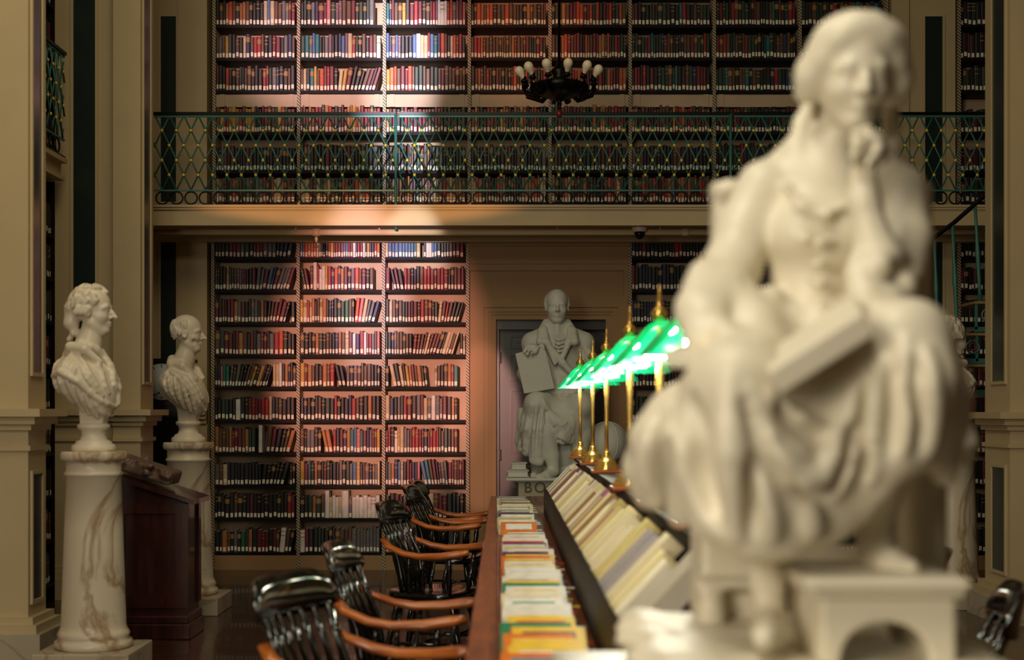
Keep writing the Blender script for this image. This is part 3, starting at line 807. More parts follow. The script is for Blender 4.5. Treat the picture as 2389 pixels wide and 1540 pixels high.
# pedestals and busts
def pedestal(x, y, label):
    t = thing('pedestal', label, 'pedestal', (x, y, 0), 0, None)
    mb = MB(); mb.box(x-.265, x+.265, y-.265, y+.265, 0, .125); mb.build('plinth', PLINTHM, t, bevel=.006)
    mb = MB(); mb.lathe([(.205, .125), (.215, .14), (.212, .165), (.195, .175), (.195, .19), (.2, .205), (.19, .222), (.182, .235), (.178, .26),
                         (.172, .45), (.160, .80), (.150, 1.085), (.158, 1.09), (.162, 1.10), (.158, 1.11), (.151, 1.115), (.15, 1.165), (.156, 1.172), (.175, 1.178), (.18, 1.19), (.18, 1.215), (.174, 1.226)], (x, y, 0), 48)
    mb.build('column', COLUMN, t)
    return 1.226
def bust(x, y, z, sgn, label, old=False, turn=0.0):
    """marble head and draped shoulders; u forward, v up, w towards the camera"""
    t = thing('bust', label, 'bust', (x, y, z))
    cs, sn = math.cos(turn), math.sin(turn)
    def P(u, v, w=0): return (x+sgn*(u*cs-w*sn), y-(w*cs+u*sn), z+v)
    S = Sculpt((x-.36, y-.34, z+.10), (x+.36, y+.34, z+.98), .0062)
    k = .03
    def E(u, v, w, a, b, c, kk=k, op='add'): S.ell(P(u, v, w), (a, c, b), kk, op)     # radii: forward, up, side
    def Cn(L, r, kk=.012, op='add'): S.chain([P(*q) for q in L], r, kk, op)
    # shoulders and chest, cut below along a slant that rises to the back
    E(-.09, .43, 0, .12, .115, .205, .04); E(-.02, .38, 0, .135, .135, .18, .06); E(.045, .30, 0, .088, .115, .135, .06)
    nrm = np.array(P(-.66, -.75))-np.array(P(0, 0)); ux = np.array(P(.75, -.66))-np.array(P(0, 0)); wy = np.array(P(0, 0, 1))-np.array(P(0, 0, 0))
    S.box(np.array(P(-.10, .268))+nrm*.15, (.30, .15, .34), .012, 'sub', [ux, nrm, wy], .01)
    Cn([(-.01, .33, 0), (.0, .22, 0), (.0, .14, 0)], [.09, .07, .06], .03)
    S.box(P(.0, .19, 0), (.065, .055, .065), .02)
    Cn([(-.06, .51, 0), (-.03, .60, 0), (.0, .70, 0)], [.085, .066, .064], .04)
    D0 = S.D.copy()
    def ws(u, v, side):
        """where the body's surface lies at (u, v), seen from the camera's side (+1) or the other (-1)"""
        for w_ in np.arange(.33, -.05, -.004):
            i = tuple(np.round((np.array(P(u, v, w_*side))-S.lo)/S.h).astype(int))
            if all(0 <= i[j] < S.n[j] for j in range(3)) and D0[i] < 0: return w_*side
        return 0.0
    def fold(pts, r, kk=.006, op='add', lift=.004):
        for side in (1, -1):
            L = [(u, v) for u, v in pts]; fine = []
            for (u0, v0), (u1, v1) in zip(L[:-1], L[1:]):
                for f in (0, .34, .67): fine.append((u0+(u1-u0)*f, v0+(v1-v0)*f))
            fine.append(L[-1]); Q = [(u, v, ws(u, v, side)+lift*side) for u, v in fine]; n_ = len(Q)
            Cn(Q, [r*(.55+.45*math.sin(PI*(i+.6)/(n_+.2))) for i in range(n_)], kk, op)
    def N(*pp): return [((a-218)/415, (1050-b)/415) for a, b in pp]
    def O(*pp): return [((a-440)/321, (1033-b)/321) for a, b in pp]
    if not old:
        fold(N((127, 880), (165, 866), (205, 888), (240, 925), (270, 946)), .020)
        fold(N((128, 893), (165, 880), (203, 902), (236, 938)), .009, .006, 'sub')
        for L, r in ((N((165, 812), (195, 797), (230, 814), (256, 850), (272, 900), (276, 938)), .022), (N((165, 824), (192, 808), (222, 829), (248, 868), (264, 915)), .019),
                     (N((190, 822), (215, 850), (236, 885), (254, 922)), .017), (N((205, 848), (224, 882), (242, 912)), .014), (N((238, 816), (262, 865), (274, 912)), .017),
                     (N((150, 824), (142, 850), (137, 872)), .012), (N((178, 822), (172, 846), (168, 862)), .012), (N((200, 850), (196, 870), (192, 880)), .010)): fold(L, r)
        for L in (N((142, 884), (150, 908), (163, 930)), N((160, 882), (170, 912), (183, 944)), N((180, 888), (191, 920), (202, 953)), N((200, 900), (210, 930), (219, 962)), N((218, 918), (226, 945), (236, 970)), N((236, 934), (246, 955), (257, 966))): fold(L, .018, .004)
    else:
        for L, r in ((O((397, 878), (408, 868), (432, 884), (460, 920), (478, 958)), .022), (O((398, 892), (400, 905), (412, 930)), .018), (O((409, 884), (412, 912), (424, 940)), .018),
                     (O((422, 886), (428, 920), (438, 952)), .019), (O((436, 892), (446, 925), (452, 960)), .020), (O((448, 896), (460, 930), (464, 966)), .019), (O((444, 880), (466, 916), (476, 950)), .020), (O((452, 880), (470, 910), (482, 940)), .017)): fold(L, r)
        for L in (O((416, 888), (420, 915), (430, 942)), O((430, 892), (437, 922), (445, 955)), O((443, 896), (453, 928), (458, 962))): fold(L, .007, .005, 'sub')
    if old: Cn([(-.11, .56, .07), (-.12, .60, -.02), (-.06, .60, -.09), (.05, .53, -.07), (.10, .47, -.03)], [.03, .032, .03, .022, .016], .02); Cn([(-.11, .58, .06), (-.02, .55, .10), (.07, .46, .09)], [.03, .028, .018], .02)
    else: Cn([(-.15, .55, 0), (-.11, .585, .07), (-.02, .57, .11), (.06, .50, .09)], [.022, .026, .024, .018], .015)
    H = .275; hc = P(.0, .79, 0)
    fw = np.array(P(1, 0, 0))-np.array(P(0, 0, 0))
    p, M = head(S, hc, H, fw, (0, 0, 1), age=1 if old else 0)
    rr = random.Random(3)
    if old:
        for i in range(90):
            a = PI+rr.uniform(-1.75, 1.75); b = rr.uniform(-.55, .62)
            lx, ly, lz = .325*math.cos(b)*math.sin(a), -.06+.405*math.cos(b)*math.cos(a), .13+.375*math.sin(b)
            if ly > -.02 and lz < .05: continue
            S.chain([p(lx, ly, lz), p(lx*1.02, ly*1.01+.01, lz-.085)], [.010, .007], .006)
    else:
        for i in range(150):
            a = rr.uniform(0, 2*PI); b = rr.uniform(-.35, 1.35)
            lx, ly, lz = .335*math.cos(b)*math.sin(a), -.06+.42*math.cos(b)*math.cos(a), .13+.39*math.sin(b)
            if ly > .16 and lz < .37: continue
            if ly > -.05 and lz < .10: continue
            S.chain([p(lx, ly, lz), p(lx*1.03, ly*1.02-.03, lz-.06)], [.016, .011], .006)
        for s_ in (-1, 1):
            for j in range(3): S.chain([p(s_*.33, -.02-.1*j, .02), p(s_*.345, -.07-.1*j, -.06)], [.02, .016], .008)
        Cn([(-.115, .80, 0), (-.125, .72, 0), (-.105, .675, 0), (-.14, .63, 0)], [.05, .04, .018, .014], .02)
        Cn([(-.11, .685, .0), (-.11, .66, .02)], [.022, .015], .008)
    S.build('figure', BUSTM, t)
    mb = MB(); mb.lathe([(.118, 0), (.122, .015), (.118, .035), (.10, .045), (.098, .055), (.075, .066), (.066, .09), (.07, .115), (.084, .125), (.09, .135), (.088, .15), (.07, .158)], (x, y, z), 36); mb.build('socle', BUSTM, t)
PX = -2.306
zt_ = pedestal(PX, 8.0, 'veined marble column pedestal carrying the near bust with the ponytail')
bust(PX, 8.0, zt_, 1, 'white marble bust of a curly-haired man with ponytail, facing the bookcases, on near pedestal')
zt_ = pedestal(-2.29, 10.33, 'veined marble column pedestal carrying the balding bust beside the clock')
bust(-2.29, 10.33, zt_, 1, 'white marble bust of a balding man in draped robe beside the clock', old=True)
zt_ = pedestal(3.36, 10.62, 'veined marble column pedestal behind the seated girl, at the far right pier')
bust(3.30, 10.62, zt_, -1, 'white marble bust half hidden behind the seated girl, near the spiral stair', old=False, turn=.25)

# mahogany lectern with a carved stone on it
lx0, lx1, ly0, ly1 = -2.50, -1.99, 9.02, 9.46
t = thing('lectern', 'dark mahogany lectern with a sloped top between the two marble pedestals', 'lectern', ((lx0+lx1)/2, 9.25, 0))
mb = MB(); mb.box(lx0+.03, lx1-.03, ly0+.03, ly1-.03, .14, .86, 0)
for x0, x1 in ((lx0+.015, lx0+.09), (lx1-.09, lx1-.015)): mb.box(x0, x1, ly0+.015, ly0+.03, .2, .86, 0)
mb.box(lx0+.09, lx1-.09, ly0+.015, ly0+.03, .2, .28, 0); mb.box(lx0+.09, lx1-.09, ly0+.015, ly0+.03, .80, .86, 0)
mb.box(lx1-.03, lx1-.015, ly0+.03, ly0+.10, .2, .86, 0); mb.box(lx1-.03, lx1-.015, ly1-.10, ly1-.03, .2, .86, 0)
mb.build('body', DARKWOOD, t)
mb = MB(); mb.box(lx0, lx1, ly0, ly1, 0, .10, 0); mb.box(lx0+.012, lx1-.012, ly0+.012, ly1-.012, .10, .15, 0); mb.build('base', DARKWOOD, t, bevel=.008)
zl, zr = 1.04, .86
mb = MB(); mb.add([(lx0-.02, ly0-.03, zl), (lx1+.03, ly0-.03, zr), (lx1+.03, ly1+.03, zr), (lx0-.02, ly1+.03, zl), (lx0-.02, ly0-.03, zl+.03), (lx1+.03, ly0-.03, zr+.03), (lx1+.03, ly1+.03, zr+.03), (lx0-.02, ly1+.03, zl+.03)],
                  [(0, 3, 2, 1), (4, 5, 6, 7), (0, 1, 5, 4), (1, 2, 6, 5), (2, 3, 7, 6), (3, 0, 4, 7)])
mb.add([(lx0+.03, ly0+.03, .86), (lx1-.03, ly0+.03, .86), (lx0+.03, ly0+.03, zl-.018), (lx0+.03, ly1-.03, .86), (lx1-.03, ly1-.03, .86), (lx0+.03, ly1-.03, zl-.018)], [(0, 1, 2), (3, 5, 4), (0, 2, 5, 3), (1, 4, 5, 2)])
mb.build('sloped_top', DARKWOOD, t)
STONE = mat('brown_stone', (112, 88, 74), .5, noise=.4, scale=14, bump=.4)
sl = (zr-zl)/(lx1+.03-lx0+.02); th = math.atan(sl)
S = Sculpt((-2.52, 9.0, .88), (-2.02, 9.45, 1.2), .008)
c0 = np.array((-2.30, 9.20, 1.075)); ax = np.array([[math.cos(th), 0, math.sin(th)], [0, 1, 0], [-math.sin(th), 0, math.cos(th)]])
S.box(c0, (.19, .15, .045), .0, M=ax, rnd=.015)
rr = random.Random(5)
for i in range(40):
    q = c0+ax.T@np.array((rr.uniform(-.18, .18), rr.choice((-.15, rr.uniform(-.15, .15))), rr.uniform(-.02, .045)))
    S.ell(q, (rr.uniform(.012, .03),)*3, .012, rr.choice(('add', 'sub')))
tag(S.build('stone_relief', STONE, None, (-2.30, 9.20, .99)), 'rough brown carved stone slab lying on the sloped lectern top', 'stone')

# green iron spiral stair at the far right
t = thing('spiral_stair', 'green iron spiral stair with slim balusters behind the half-hidden bust', 'stair', (3.98, 11.3, 0))
D_ = 11.1
mb = MB(); mb.tube([W(2168, 566, D_), W(2182, 552, D_), W(2225, 520, D_), W(2298, 456, D_), W(2330, 420, D_)], .018, 8); mb.build('handrail', BLACKIRON, t)
for px, p0, p1 in ((2180, 553, 790), (2222, 522, 790), (2275, 478, 706)):
    a, b = W(px, p0, D_), W(px+(8 if px < 2200 else 12), p1, D_)
    mb = MB(); L_ = [tuple(a[i]+(b[i]-a[i])*f for i in range(3)) for f in (0, .3, .45, .5, .55, .8, 1)]; mb.tube(L_, [.012, .012, .017, .021, .017, .013, .016], 8); mb.build('baluster', IRON, t)
mb = MB(); mb.tube([(3.98, 11.3, 0), (3.98, 11.3, 4.2)], .06, 12); mb.build('centre_pole', IRON, t)
for px0, px1, py in ((2272, 2345, 703), (2236, 2345, 777), (2196, 2345, 850)):
    a, b = W(px0, py, D_), W(px1, py, D_)
    tr = MB(); tr.box(a[0], b[0], D_-.02, D_+.42, a[2]-.02, a[2]); to = tr.build('tread', mat('worn_tread', (150, 126, 80), .5), t)
    br = MB(); br.box(a[0], b[0], D_-.012, D_-.004, a[2]-.24, a[2]-.20)
    for f in (.02, .36, .7): br.box(a[0]+(b[0]-a[0])*f, a[0]+(b[0]-a[0])*f+.02, D_-.012, D_-.004, a[2]-.22, a[2]-.02)
    br.ring((a[0]+.11, D_-.008, a[2]-.11), .05, .008); br.build('riser_bracket', IRON, to)
    rg = MB(); rg.ring((a[0]+.11, D_-.012, a[2]-.11), .03, .007); rg.build('red_ornament', mat('red_paint', (140, 36, 40), .4), to)

# ------------------------------------------------------------------ tables
TZ = .78; TX0, TX1 = -.105, .965
def table(y0, y1, label):
    t = thing('reading_table', label, 'table', ((TX0+TX1)/2, (y0+y1)/2, 0))
    mb = MB(); mb.box(TX0, TX1, y0, y1, TZ-.035, TZ); mb.build('tabletop', TABLEWOOD, t, bevel=.008)
    mb = MB(); a, b = .09, .02
    mb.box(TX0+a, TX1-a, y0+a, y0+a+b, TZ-.14, TZ-.035); mb.box(TX0+a, TX1-a, y1-a-b, y1-a, TZ-.14, TZ-.035)
    mb.box(TX0+a, TX0+a+b, y0+a+b, y1-a-b, TZ-.14, TZ-.035); mb.box(TX1-a-b, TX1-a, y0+a+b, y1-a-b, TZ-.14, TZ-.035); mb.build('apron', DARKWOOD, t)
    for x in (TX0+.16, TX1-.16):
        for y in (y0+.16, y1-.16):
            mb = MB(); mb.lathe([(.03, 0), (.035, .03), (.026, .06), (.038, .3), (.03, .5), (.042, .56), (.042, TZ-.036)], (x, y, 0), 16); mb.build('leg', DARKWOOD, t)
    return t
table(2.95, 7.27, 'near reading table of red-brown wood, carrying the colourful magazines')
table(7.30, 11.25, 'far reading table of red-brown wood, in front of the grey statue')

# sloped book rack down the middle of the tables
RY0, RY1 = 3.0, 9.28
rk = thing('book_rack', 'long dark wooden sloped book rack running down the middle of both tables', 'rack', (.5, (RY0+RY1)/2, TZ))
U = Vector((.69, 0, .724)).normalized(); V = Vector((.724, 0, -.69)).normalized(); YV = Vector((0, 1, 0))
LOWP = Vector((.285, 0, .94))
mb = MB(); mb.box(.493, .507, RY0, RY1, TZ, 1.128); mb.build('divider', RACKWOOD, rk)
mb = MB(); mb.box(.46, .54, RY0, RY1, 1.128, 1.146); mb.build('top_board', RACKWOOD, rk)
for sgn in (1, -1):
    def mx(p): return Vector((p[0] if sgn > 0 else 1.0-p[0], p[1], p[2]))
    mb = MB(); mb.prism([(.262, TZ), (.280, TZ), (.280, .925), (.262, .965)], lambda u, v, t_: mx((u, t_, v)), RY0, RY1); mb.build('front_board', RACKWOOD, rk)
    c = LOWP+V*.035-U*.009
    mb = MB(); Um = Vector((U.x*sgn, 0, U.z)); Vm = Vector((V.x*sgn, 0, V.z)); mb.obox(mx((c.x, (RY0+RY1)/2, c.z)), (Um, YV, Vm), (.008, (RY1-RY0)/2, .04)); mb.build('ledge', RACKWOOD, rk)
    for ye in (RY0, 6.1, RY1-.015):
        mb = MB(); mb.prism([(.281, TZ), (.492, TZ), (.492, 1.12), (.40, 1.045), (.281, .93)], lambda u, v, t_: mx((u, t_, v)), ye, ye+.015)
        mb.build('end_panel', RACKWOOD, rk) if ye != 6.1 else None
# books standing on the rack, spines facing the chairs
RACKC = [(238, 234, 228), (96, 150, 150), (226, 214, 190), (120, 40, 40), (70, 54, 40), (222, 206, 168), (190, 180, 160), (150, 110, 60), (52, 40, 34), (112, 56, 38), (214, 160, 60), (232, 222, 206), (160, 150, 150), (90, 82, 90)]
NEARC = [(232, 214, 160), (240, 230, 196), (214, 196, 140), (226, 206, 140), (170, 96, 130), (236, 224, 190), (206, 186, 120)]
RM = [mat('rack_book_cover_%02d' % i, c, .5, noise=.10, scale=10) for i, c in enumerate(RACKC+NEARC)]
RN = ['white', 'pale teal', 'ivory', 'dark red', 'olive brown', 'cream', 'stone grey', 'tan', 'black-brown', 'rust brown', 'amber', 'pale cream', 'grey', 'slate grey', 'buff', 'pale ivory', 'straw', 'yellow cream', 'mauve', 'off-white', 'khaki']
SEQ = [0, 2, 1, 8, 5, 3, 2, 4, 6, 9, 8, 10, 9, 11, 0, 10, 12, 13, 12, 3, 14, 14, 15, 14, 5, 16, 17, 15, 16, 18, 19, 20]
y = RY1-.02; k = 0; rb = random.Random(21)
while y > RY0+.22:
    big = y < 5.2
    th_ = rb.uniform(.09, .17) if big else rb.uniform(.05, .11) if y < 7 else rb.uniform(.035, .10)
    L_ = rb.uniform(.17, .24) if k % 4 else .24; y -= rb.choice((0, 0, .004, .012, .03)); pj = rb.uniform(.0, .012)
    ci = SEQ[k] if k < len(SEQ) else rb.choice([14, 15, 16, 17, 19, 20, 5, 2, 18, 7, 12])
    if y < RY0+.62: ci = 6
    dp = .052
    y -= th_+.003
    o3 = LOWP+Vector((0, y+th_/2, 0))-V*pj
    mb = MB()
    mb.obox(o3+U*(L_/2)+V*(dp/2+.002), (YV, U, V), (th_/2-.003, L_/2-.004, dp/2-.004), 1)
    for s in (-1, 1): mb.obox(o3+U*(L_/2)+V*(dp/2)+YV*(s*(th_/2-.0022)), (YV, U, V), (.002, L_/2, dp/2), 0)
    mb.obox(o3+U*(L_/2)+V*.0035, (YV, U, V), (th_/2-.004, L_/2, .003), 0)
    o = mb.build('rack_book', [RM[ci], PAGES], None, tuple(o3))
    k += 1
    tag(o, f'{RN[ci]} spine, {ordw(k)} book from the far end of the sloped rack', 'book', 'books on the sloped table rack')

# magazines laid in overlapping rows along the table edge of the rack
MAGC = [(228, 222, 206), (80, 140, 170), (238, 234, 226), (220, 200, 150), (130, 116, 126), (190, 180, 140), (60, 62, 84), (236, 226, 196), (214, 206, 150), (120, 140, 140),
        (232, 226, 212), (214, 66, 40), (160, 30, 70), (66, 60, 110), (230, 222, 210), (240, 196, 60), (226, 120, 40), (40, 130, 90), (236, 214, 170)]
MAGN = ['ivory', 'sky blue', 'white', 'buff', 'mauve grey', 'sage', 'navy', 'cream', 'pale olive', 'grey-green', 'off-white', 'bright red', 'crimson', 'violet', 'pearl', 'yellow', 'orange', 'green', 'peach']
MM = [mat('magazine_cover_%02d' % i, c, .3, noise=.18, scale=22) for i, c in enumerate(MAGC)]
def magazine(xl, yf, zf, tilt, ci, i2, wx, ly, th, label, rot):
    """cover facing up, its near edge low and spine along the near edge"""
    c, s = math.cos(tilt), math.sin(tilt); cr, sr = math.cos(rot), math.sin(rot)
    a = Vector((cr, sr, 0)); b = Vector((-sr*c, cr*c, s)); n = a.cross(b)
    o3 = Vector((xl, yf, zf))
    mb = MB(); mb.obox(o3+a*(wx/2)+b*(ly/2)+n*(th/2), (a, b, n), (wx/2-.002, ly/2-.002, th/2-.0012), 1)
    for q in (0, 1): mb.obox(o3+a*(wx/2)+b*(ly/2)+n*(th*q+(.0006 if q == 0 else -.0006)), (a, b, n), (wx/2, ly/2, .0006), 0)
    mb.obox(o3+a*(wx/2)+b*.0006+n*(th/2), (a, b, n), (wx/2, .0006, th/2-.0012), 0)
    for f, wd, hh in ((.25, .10, .012), (.62, .18, .02)):
        mb.obox(o3+a*(wx*f+wd/2*.5)+b*(ly*.10+.012)+n*(th+.0004), (a, b, n), (wd/2*wx/.26, hh/2, .0004), 2)
    mb.obox(o3+a*(wx*.5)+b*(ly*.62)+n*(th+.0004), (a, b, n), (wx*.36, ly*.22, .0004), 2)
    o = mb.build('magazine', [MM[ci], PAGES, MM[i2]], None, tuple(o3))
    tag(o, label, 'magazine', 'magazines overlapping along the table')
rm = random.Random(9)
def mag_run(y0, y1, step, cols, who, xl):
    n = int((y1-y0)/step)
    for i in range(n):
        y = y1-step*(i+1); ci = cols[i % len(cols)] if i < len(cols) else rm.choice([0, 2, 7, 10, 14, 15, 16, 11, 18, 13, 3])
        th = rm.uniform(.008, .0125); 
        magazine(xl+rm.uniform(-.022, .012), y, TZ+.002, .170, ci, rm.choice([1, 11, 6, 15, 2, 17, 0]), .206+rm.uniform(-.016, .0), .275, th,
                 f'{MAGN[ci]} magazine, {ordw(i+1)} from the far end of the {who} table run', rm.uniform(-.012, .012))
mag_run(7.52, 10.05, .098, [0, 1, 2, 3, 4, 0, 5, 6, 7, 8, 7, 9, 0, 3, 9, 2, 4, 6, 7, 10, 3, 5, 0, 7], 'far', -.025)
mag_run(3.3, 6.98, .104, [5, 10, 14, 10, 11, 13, 14, 3, 2, 13, 15, 16, 15, 14, 18, 2, 14, 10, 14, 15, 17, 10, 14, 18, 2, 10, 14, 0, 15, 17, 15, 16, 15, 15, 16], 'near', .012)

# ------------------------------------------------------------------ lamps
gm = bpy.data.materials.new('green_cased_glass'); gm.use_nodes = True; nt = gm.node_tree
for n_ in list(nt.nodes): nt.nodes.remove(n_)
out = nt.nodes.new('ShaderNodeOutputMaterial'); tl = nt.nodes.new('ShaderNodeBsdfTranslucent'); df = nt.nodes.new('ShaderNodeBsdfDiffuse'); gl = nt.nodes.new('ShaderNodeBsdfGlossy')
tl.inputs[0].default_value = (.05, .80, .42, 1); df.inputs[0].default_value = (.01, .42, .22, 1); gl.inputs[0].default_value = (1, 1, 1, 1); gl.inputs['Roughness'].default_value = .12
m1 = nt.nodes.new('ShaderNodeMixShader'); m1.inputs[0].default_value = .62; m2 = nt.nodes.new('ShaderNodeMixShader'); fr_ = nt.nodes.new('ShaderNodeFresnel'); fr_.inputs[0].default_value = 1.45
nt.links.new(df.outputs[0], m1.inputs[1]); nt.links.new(tl.outputs[0], m1.inputs[2]); nt.links.new(fr_.outputs[0], m2.inputs[0]); nt.links.new(m1.outputs[0], m2.inputs[1]); nt.links.new(gl.outputs[0], m2.inputs[2]); nt.links.new(m2.outputs[0], out.inputs[0])
em = bpy.data.materials.new('lit_lamp_tube'); em.use_nodes = True
b_ = em.node_tree.nodes['Principled BSDF']; b_.inputs['Emission Color'].default_value = (1, .97, .88, 1); b_.inputs['Emission Strength'].default_value = 110
LAMP_Z = 1.146
def lamp(label, first=[None]):
    x, y, z = 0, 0, 0
    t = thing('desk_lamp', label, 'lamp', (0, 0, 0), 0, 'green shaded lamps on the book rack')
    mb = MB(); mb.box(-.075, .075, -.075, .075, 0, .014); mb.build('base_board', wood('orange_wood_block', (176, 92, 36), (130, 60, 22), 8, .3), t, bevel=.003)
    mb = MB(); mb.lathe([(.066, .014), (.068, .022), (.058, .030), (.060, .038), (.048, .046), (.050, .054), (.036, .064), (.026, .075), (.018, .092), (.02, .100), (.014, .108)], n=32); mb.build('foot', BRASS, t)
    mb = MB(); mb.lathe([(.010, .108), (.0095, .24), (.010, .36), (.0135, .405), (.010, .45), (.008, .50), (.008, .60)], n=20); mb.build('pole', BRASS, t)
    mb = MB(); mb.lathe([(.012, .59), (.024, .602), (.029, .618), (.02, .634), (.010, .641), (.012, .648), (.008, .66), (.006, .69), (.0025, .712)], n=20); mb.build('finial', BRASS, t)
    # shade: glass trough with two slopes and closed ends
    sh = MB(); prof = [(-.152, .455), (-.125, .484), (-.075, .540), (-.05, .572), (-.02, .592), (.02, .592), (.05, .572), (.075, .540), (.125, .484), (.152, .455)]
    ys = [-.115, -.10, .10, .115]; sc = [.80, 1, 1, .80]
    vs = []
    for yy, s in zip(ys, sc):
        for u, v in prof: vs.append((u*(.93 if s < 1 else 1), yy, .455+(v-.455)*(.86 if s < 1 else 1)))
    n = len(prof); fs = []
    for j in range(3):
        for i in range(n-1): fs.append((j*n+i, j*n+i+1, (j+1)*n+i+1, (j+1)*n+i))
    fs.append(tuple(3*n+i for i in range(n)))
    sh.add(vs, fs, 0, False)
    so = sh.build('shade', gm, t)
    so.modifiers.new('glass_thickness', 'SOLIDIFY').thickness = .004
    ld = bpy.data.lights.new('bulb_light', 'POINT'); ld.energy = 4.2; ld.color = (1, .90, .66); ld.shadow_soft_size = .03
    lo_ = bpy.data.objects.new('bulb_light', ld); COL.objects.link(lo_); lo_.parent = t; lo_.location = (-.02, 0, .445)
    bu = MB(); bu.tube([(-.080, -.07, .514), (-.080, .05, .514)], .008, 10); bu.build('bulb', em, t)
    bu = MB(); bu.tube([(-.055, -.08, .478), (.055, -.08, .478)], .008, 10); bu.build('bulb', em, t)
    return t
L_pos = [(.494, 9.17), (.508, 8.1), (.508, 7.02), (.490, 5.52), (.502, 4.58), (.515, 3.72)]
names = ['smallest and farthest of the green-shaded brass lamps on the book rack', 'second green-shaded brass lamp from the far end of the book rack', 'third green-shaded brass lamp from the far end of the book rack',
         'fourth green-shaded brass lamp from the far end of the book rack', 'green-shaded brass lamp just behind the seated girl, second from near end', 'green-shaded brass lamp mostly hidden behind the seated girl, at the near end']
l0 = lamp(names[0])
for i, (x, y) in enumerate(L_pos):
    if i == 0: l0.location = (x, y, LAMP_Z+.0005)
    else: dup(l0, (x, y, LAMP_Z+.0005), 0, names[i])

# ------------------------------------------------------------------ chairs
def chair(label):
    t = thing('armchair', label, 'chair', (0, 0, 0), 0, 'black armchairs at the reading tables')
    OFF[t] = Vector((0, 0, 0))
    mb = MB()  # saddle seat
    n = 28; ring = []
    for i in range(n):
        a = 2*PI*i/n; x = .235*math.copysign(abs(math.cos(a))**.7, math.cos(a)); y = (.235-.02*(x < 0))*math.copysign(abs(math.sin(a))**.7, math.sin(a)); ring.append((x, y))
    vs = [(x, y, .415) for x, y in ring]+[(x*1.02, y*1.02, .44) for x, y in ring]+[(x*.98, y*.98, .452) for x, y in ring]+[(x*.5, y*.5, .438) for x, y in ring]+[(0, 0, .436)]
    fs = [tuple(range(n-1, -1, -1))]
    for j in range(3): fs += [(j*n+i, j*n+(i+1) % n, (j+1)*n+(i+1) % n, (j+1)*n+i) for i in range(n)]
    fs += [(3*n+i, 3*n+(i+1) % n, 4*n) for i in range(n)]
    mb.add(vs, fs, 0, True); mb.build('seat', BLACK, t)
    for sx in (-1, 1):
        for sy in (-1, 1):
            p0, p1 = Vector((sx*.15, sy*.16, .42)), Vector((sx*.235, sy*.215, 0))
            mb = MB(); mb.tube([p0.lerp(p1, f) for f in (0, .1, .25, .3, .35, .7, .75, .8, 1)], [.013, .015, .021, .015, .019, .017, .013, .017, .011], 10); mb.build('leg', BLACK, t)
    mb = MB(); mb.tube([(-.20, -.19, .17), (.20, -.19, .17)], .010, 8); mb.tube([(-.20, .19, .17), (.20, .19, .17)], .010, 8); mb.tube([(0, -.19, .17), (0, .19, .17)], .012, 8)
    mb.tube([(.195, -.19, .22), (.195, .19, .22)], .013, 8); mb.build('stretcher', BLACK, t)
    def crest(s): return Vector((-.275+.045*s*s, .235*s, .815))
    for k in range(7):
        s = -1+k/3.0
        top = crest(s*.88)+Vector((.01, 0, .01)); bot = Vector((-.14+.02*s*s, .17*s, .44))
        mid = bot.lerp(top, .5)+Vector((.02, 0, 0))
        mb = MB(); mb.tube([bot, bot.lerp(mid, .5)+Vector((.006, 0, 0)), mid, mid.lerp(top, .5)+Vector((.006, 0, 0)), top], [.011, .012, .014, .013, .010] if abs(s) < 1 else [.018, .018, .018, .016, .014], 8, flat=(1.25, .8)); mb.build('spindle', BLACK, t)
    # crest rail: tall curved board rolled back at the top
    mb = MB(); vs = []; fs = []; N = 17
    prof = [(.012, 0), (.016, .04), (.004, .10), (-.022, .140), (-.038, .136), (-.024, .10), (-.010, .04), (-.010, 0)]
    for i in range(N):
        s = -1.12+2.24*i/(N-1); e = max(0, 1-(abs(s)/1.12)**6); c = crest(s)
        for u, v in prof: vs.append((c.x+u*(.5+.5*e), c.y, c.z-.012+(v*(.35+.65*e)+.018*(1-e))))
    P_ = len(prof)
    for i in range(N-1):
        for k in range(P_): fs.append((i*P_+k, i*P_+(k+1) % P_, (i+1)*P_+(k+1) % P_, (i+1)*P_+k))
    fs += [tuple(range(P_-1, -1, -1)), tuple((N-1)*P_+k for k in range(P_))]
    mb.add(vs, fs, 0, True); mb.build('crest_rail', BLACK, t)
    for s in (-1, 1):
        mb = MB(); pts = [(-.222, s*.215, .745), (-.18, s*.245, .705), (-.09, s*.262, .672), (0, s*.268, .658), (.12, s*.268, .662), (.22, s*.262, .676), (.275, s*.25, .684)]
        mb.tube(pts, [.022, .025, .027, .029, .032, .034, .026], 10, flat=(1.15, .62)); mb.build('arm', ARMWOOD, t)
        for xx, r_ in ((.17, .013), (.02, .010), (-.06, .010)):
            mb = MB(); top = Vector((xx, s*.264, .652)); bot = Vector((xx-.02, s*.20, .445)); mb.tube([bot.lerp(top, f) for f in (0, .35, .5, .65, 1)], [r_, r_*1.35, r_*.9, r_*1.3, r_*.8], 8); mb.build('arm_post', BLACK, t)
    return t
spots = [(-.435, 4.40, math.radians(-20), 'largest black armchair at the near table, its back toward the open floor'),
         (-.385, 5.52, math.radians(-6), 'second black armchair along the near table, with two honey wood arms'),
         (-.395, 8.0, math.radians(-14), 'black armchair just past the joint of the two reading tables, arm reaching the table'),
         (-.39, 9.85, math.radians(-8), 'second black armchair from the far end of the far table'),
         (-.39, 10.55, math.radians(-8), 'last black armchair at the far end of the far table'),
         (1.36, 5.35, math.radians(171), 'black armchair seen only by its crest beyond the footstool, other table side'),
         (1.24, 4.25, math.radians(166), 'black armchair cropped at the bottom corner beside the girl statue')]
ch0 = chair(spots[0][3])
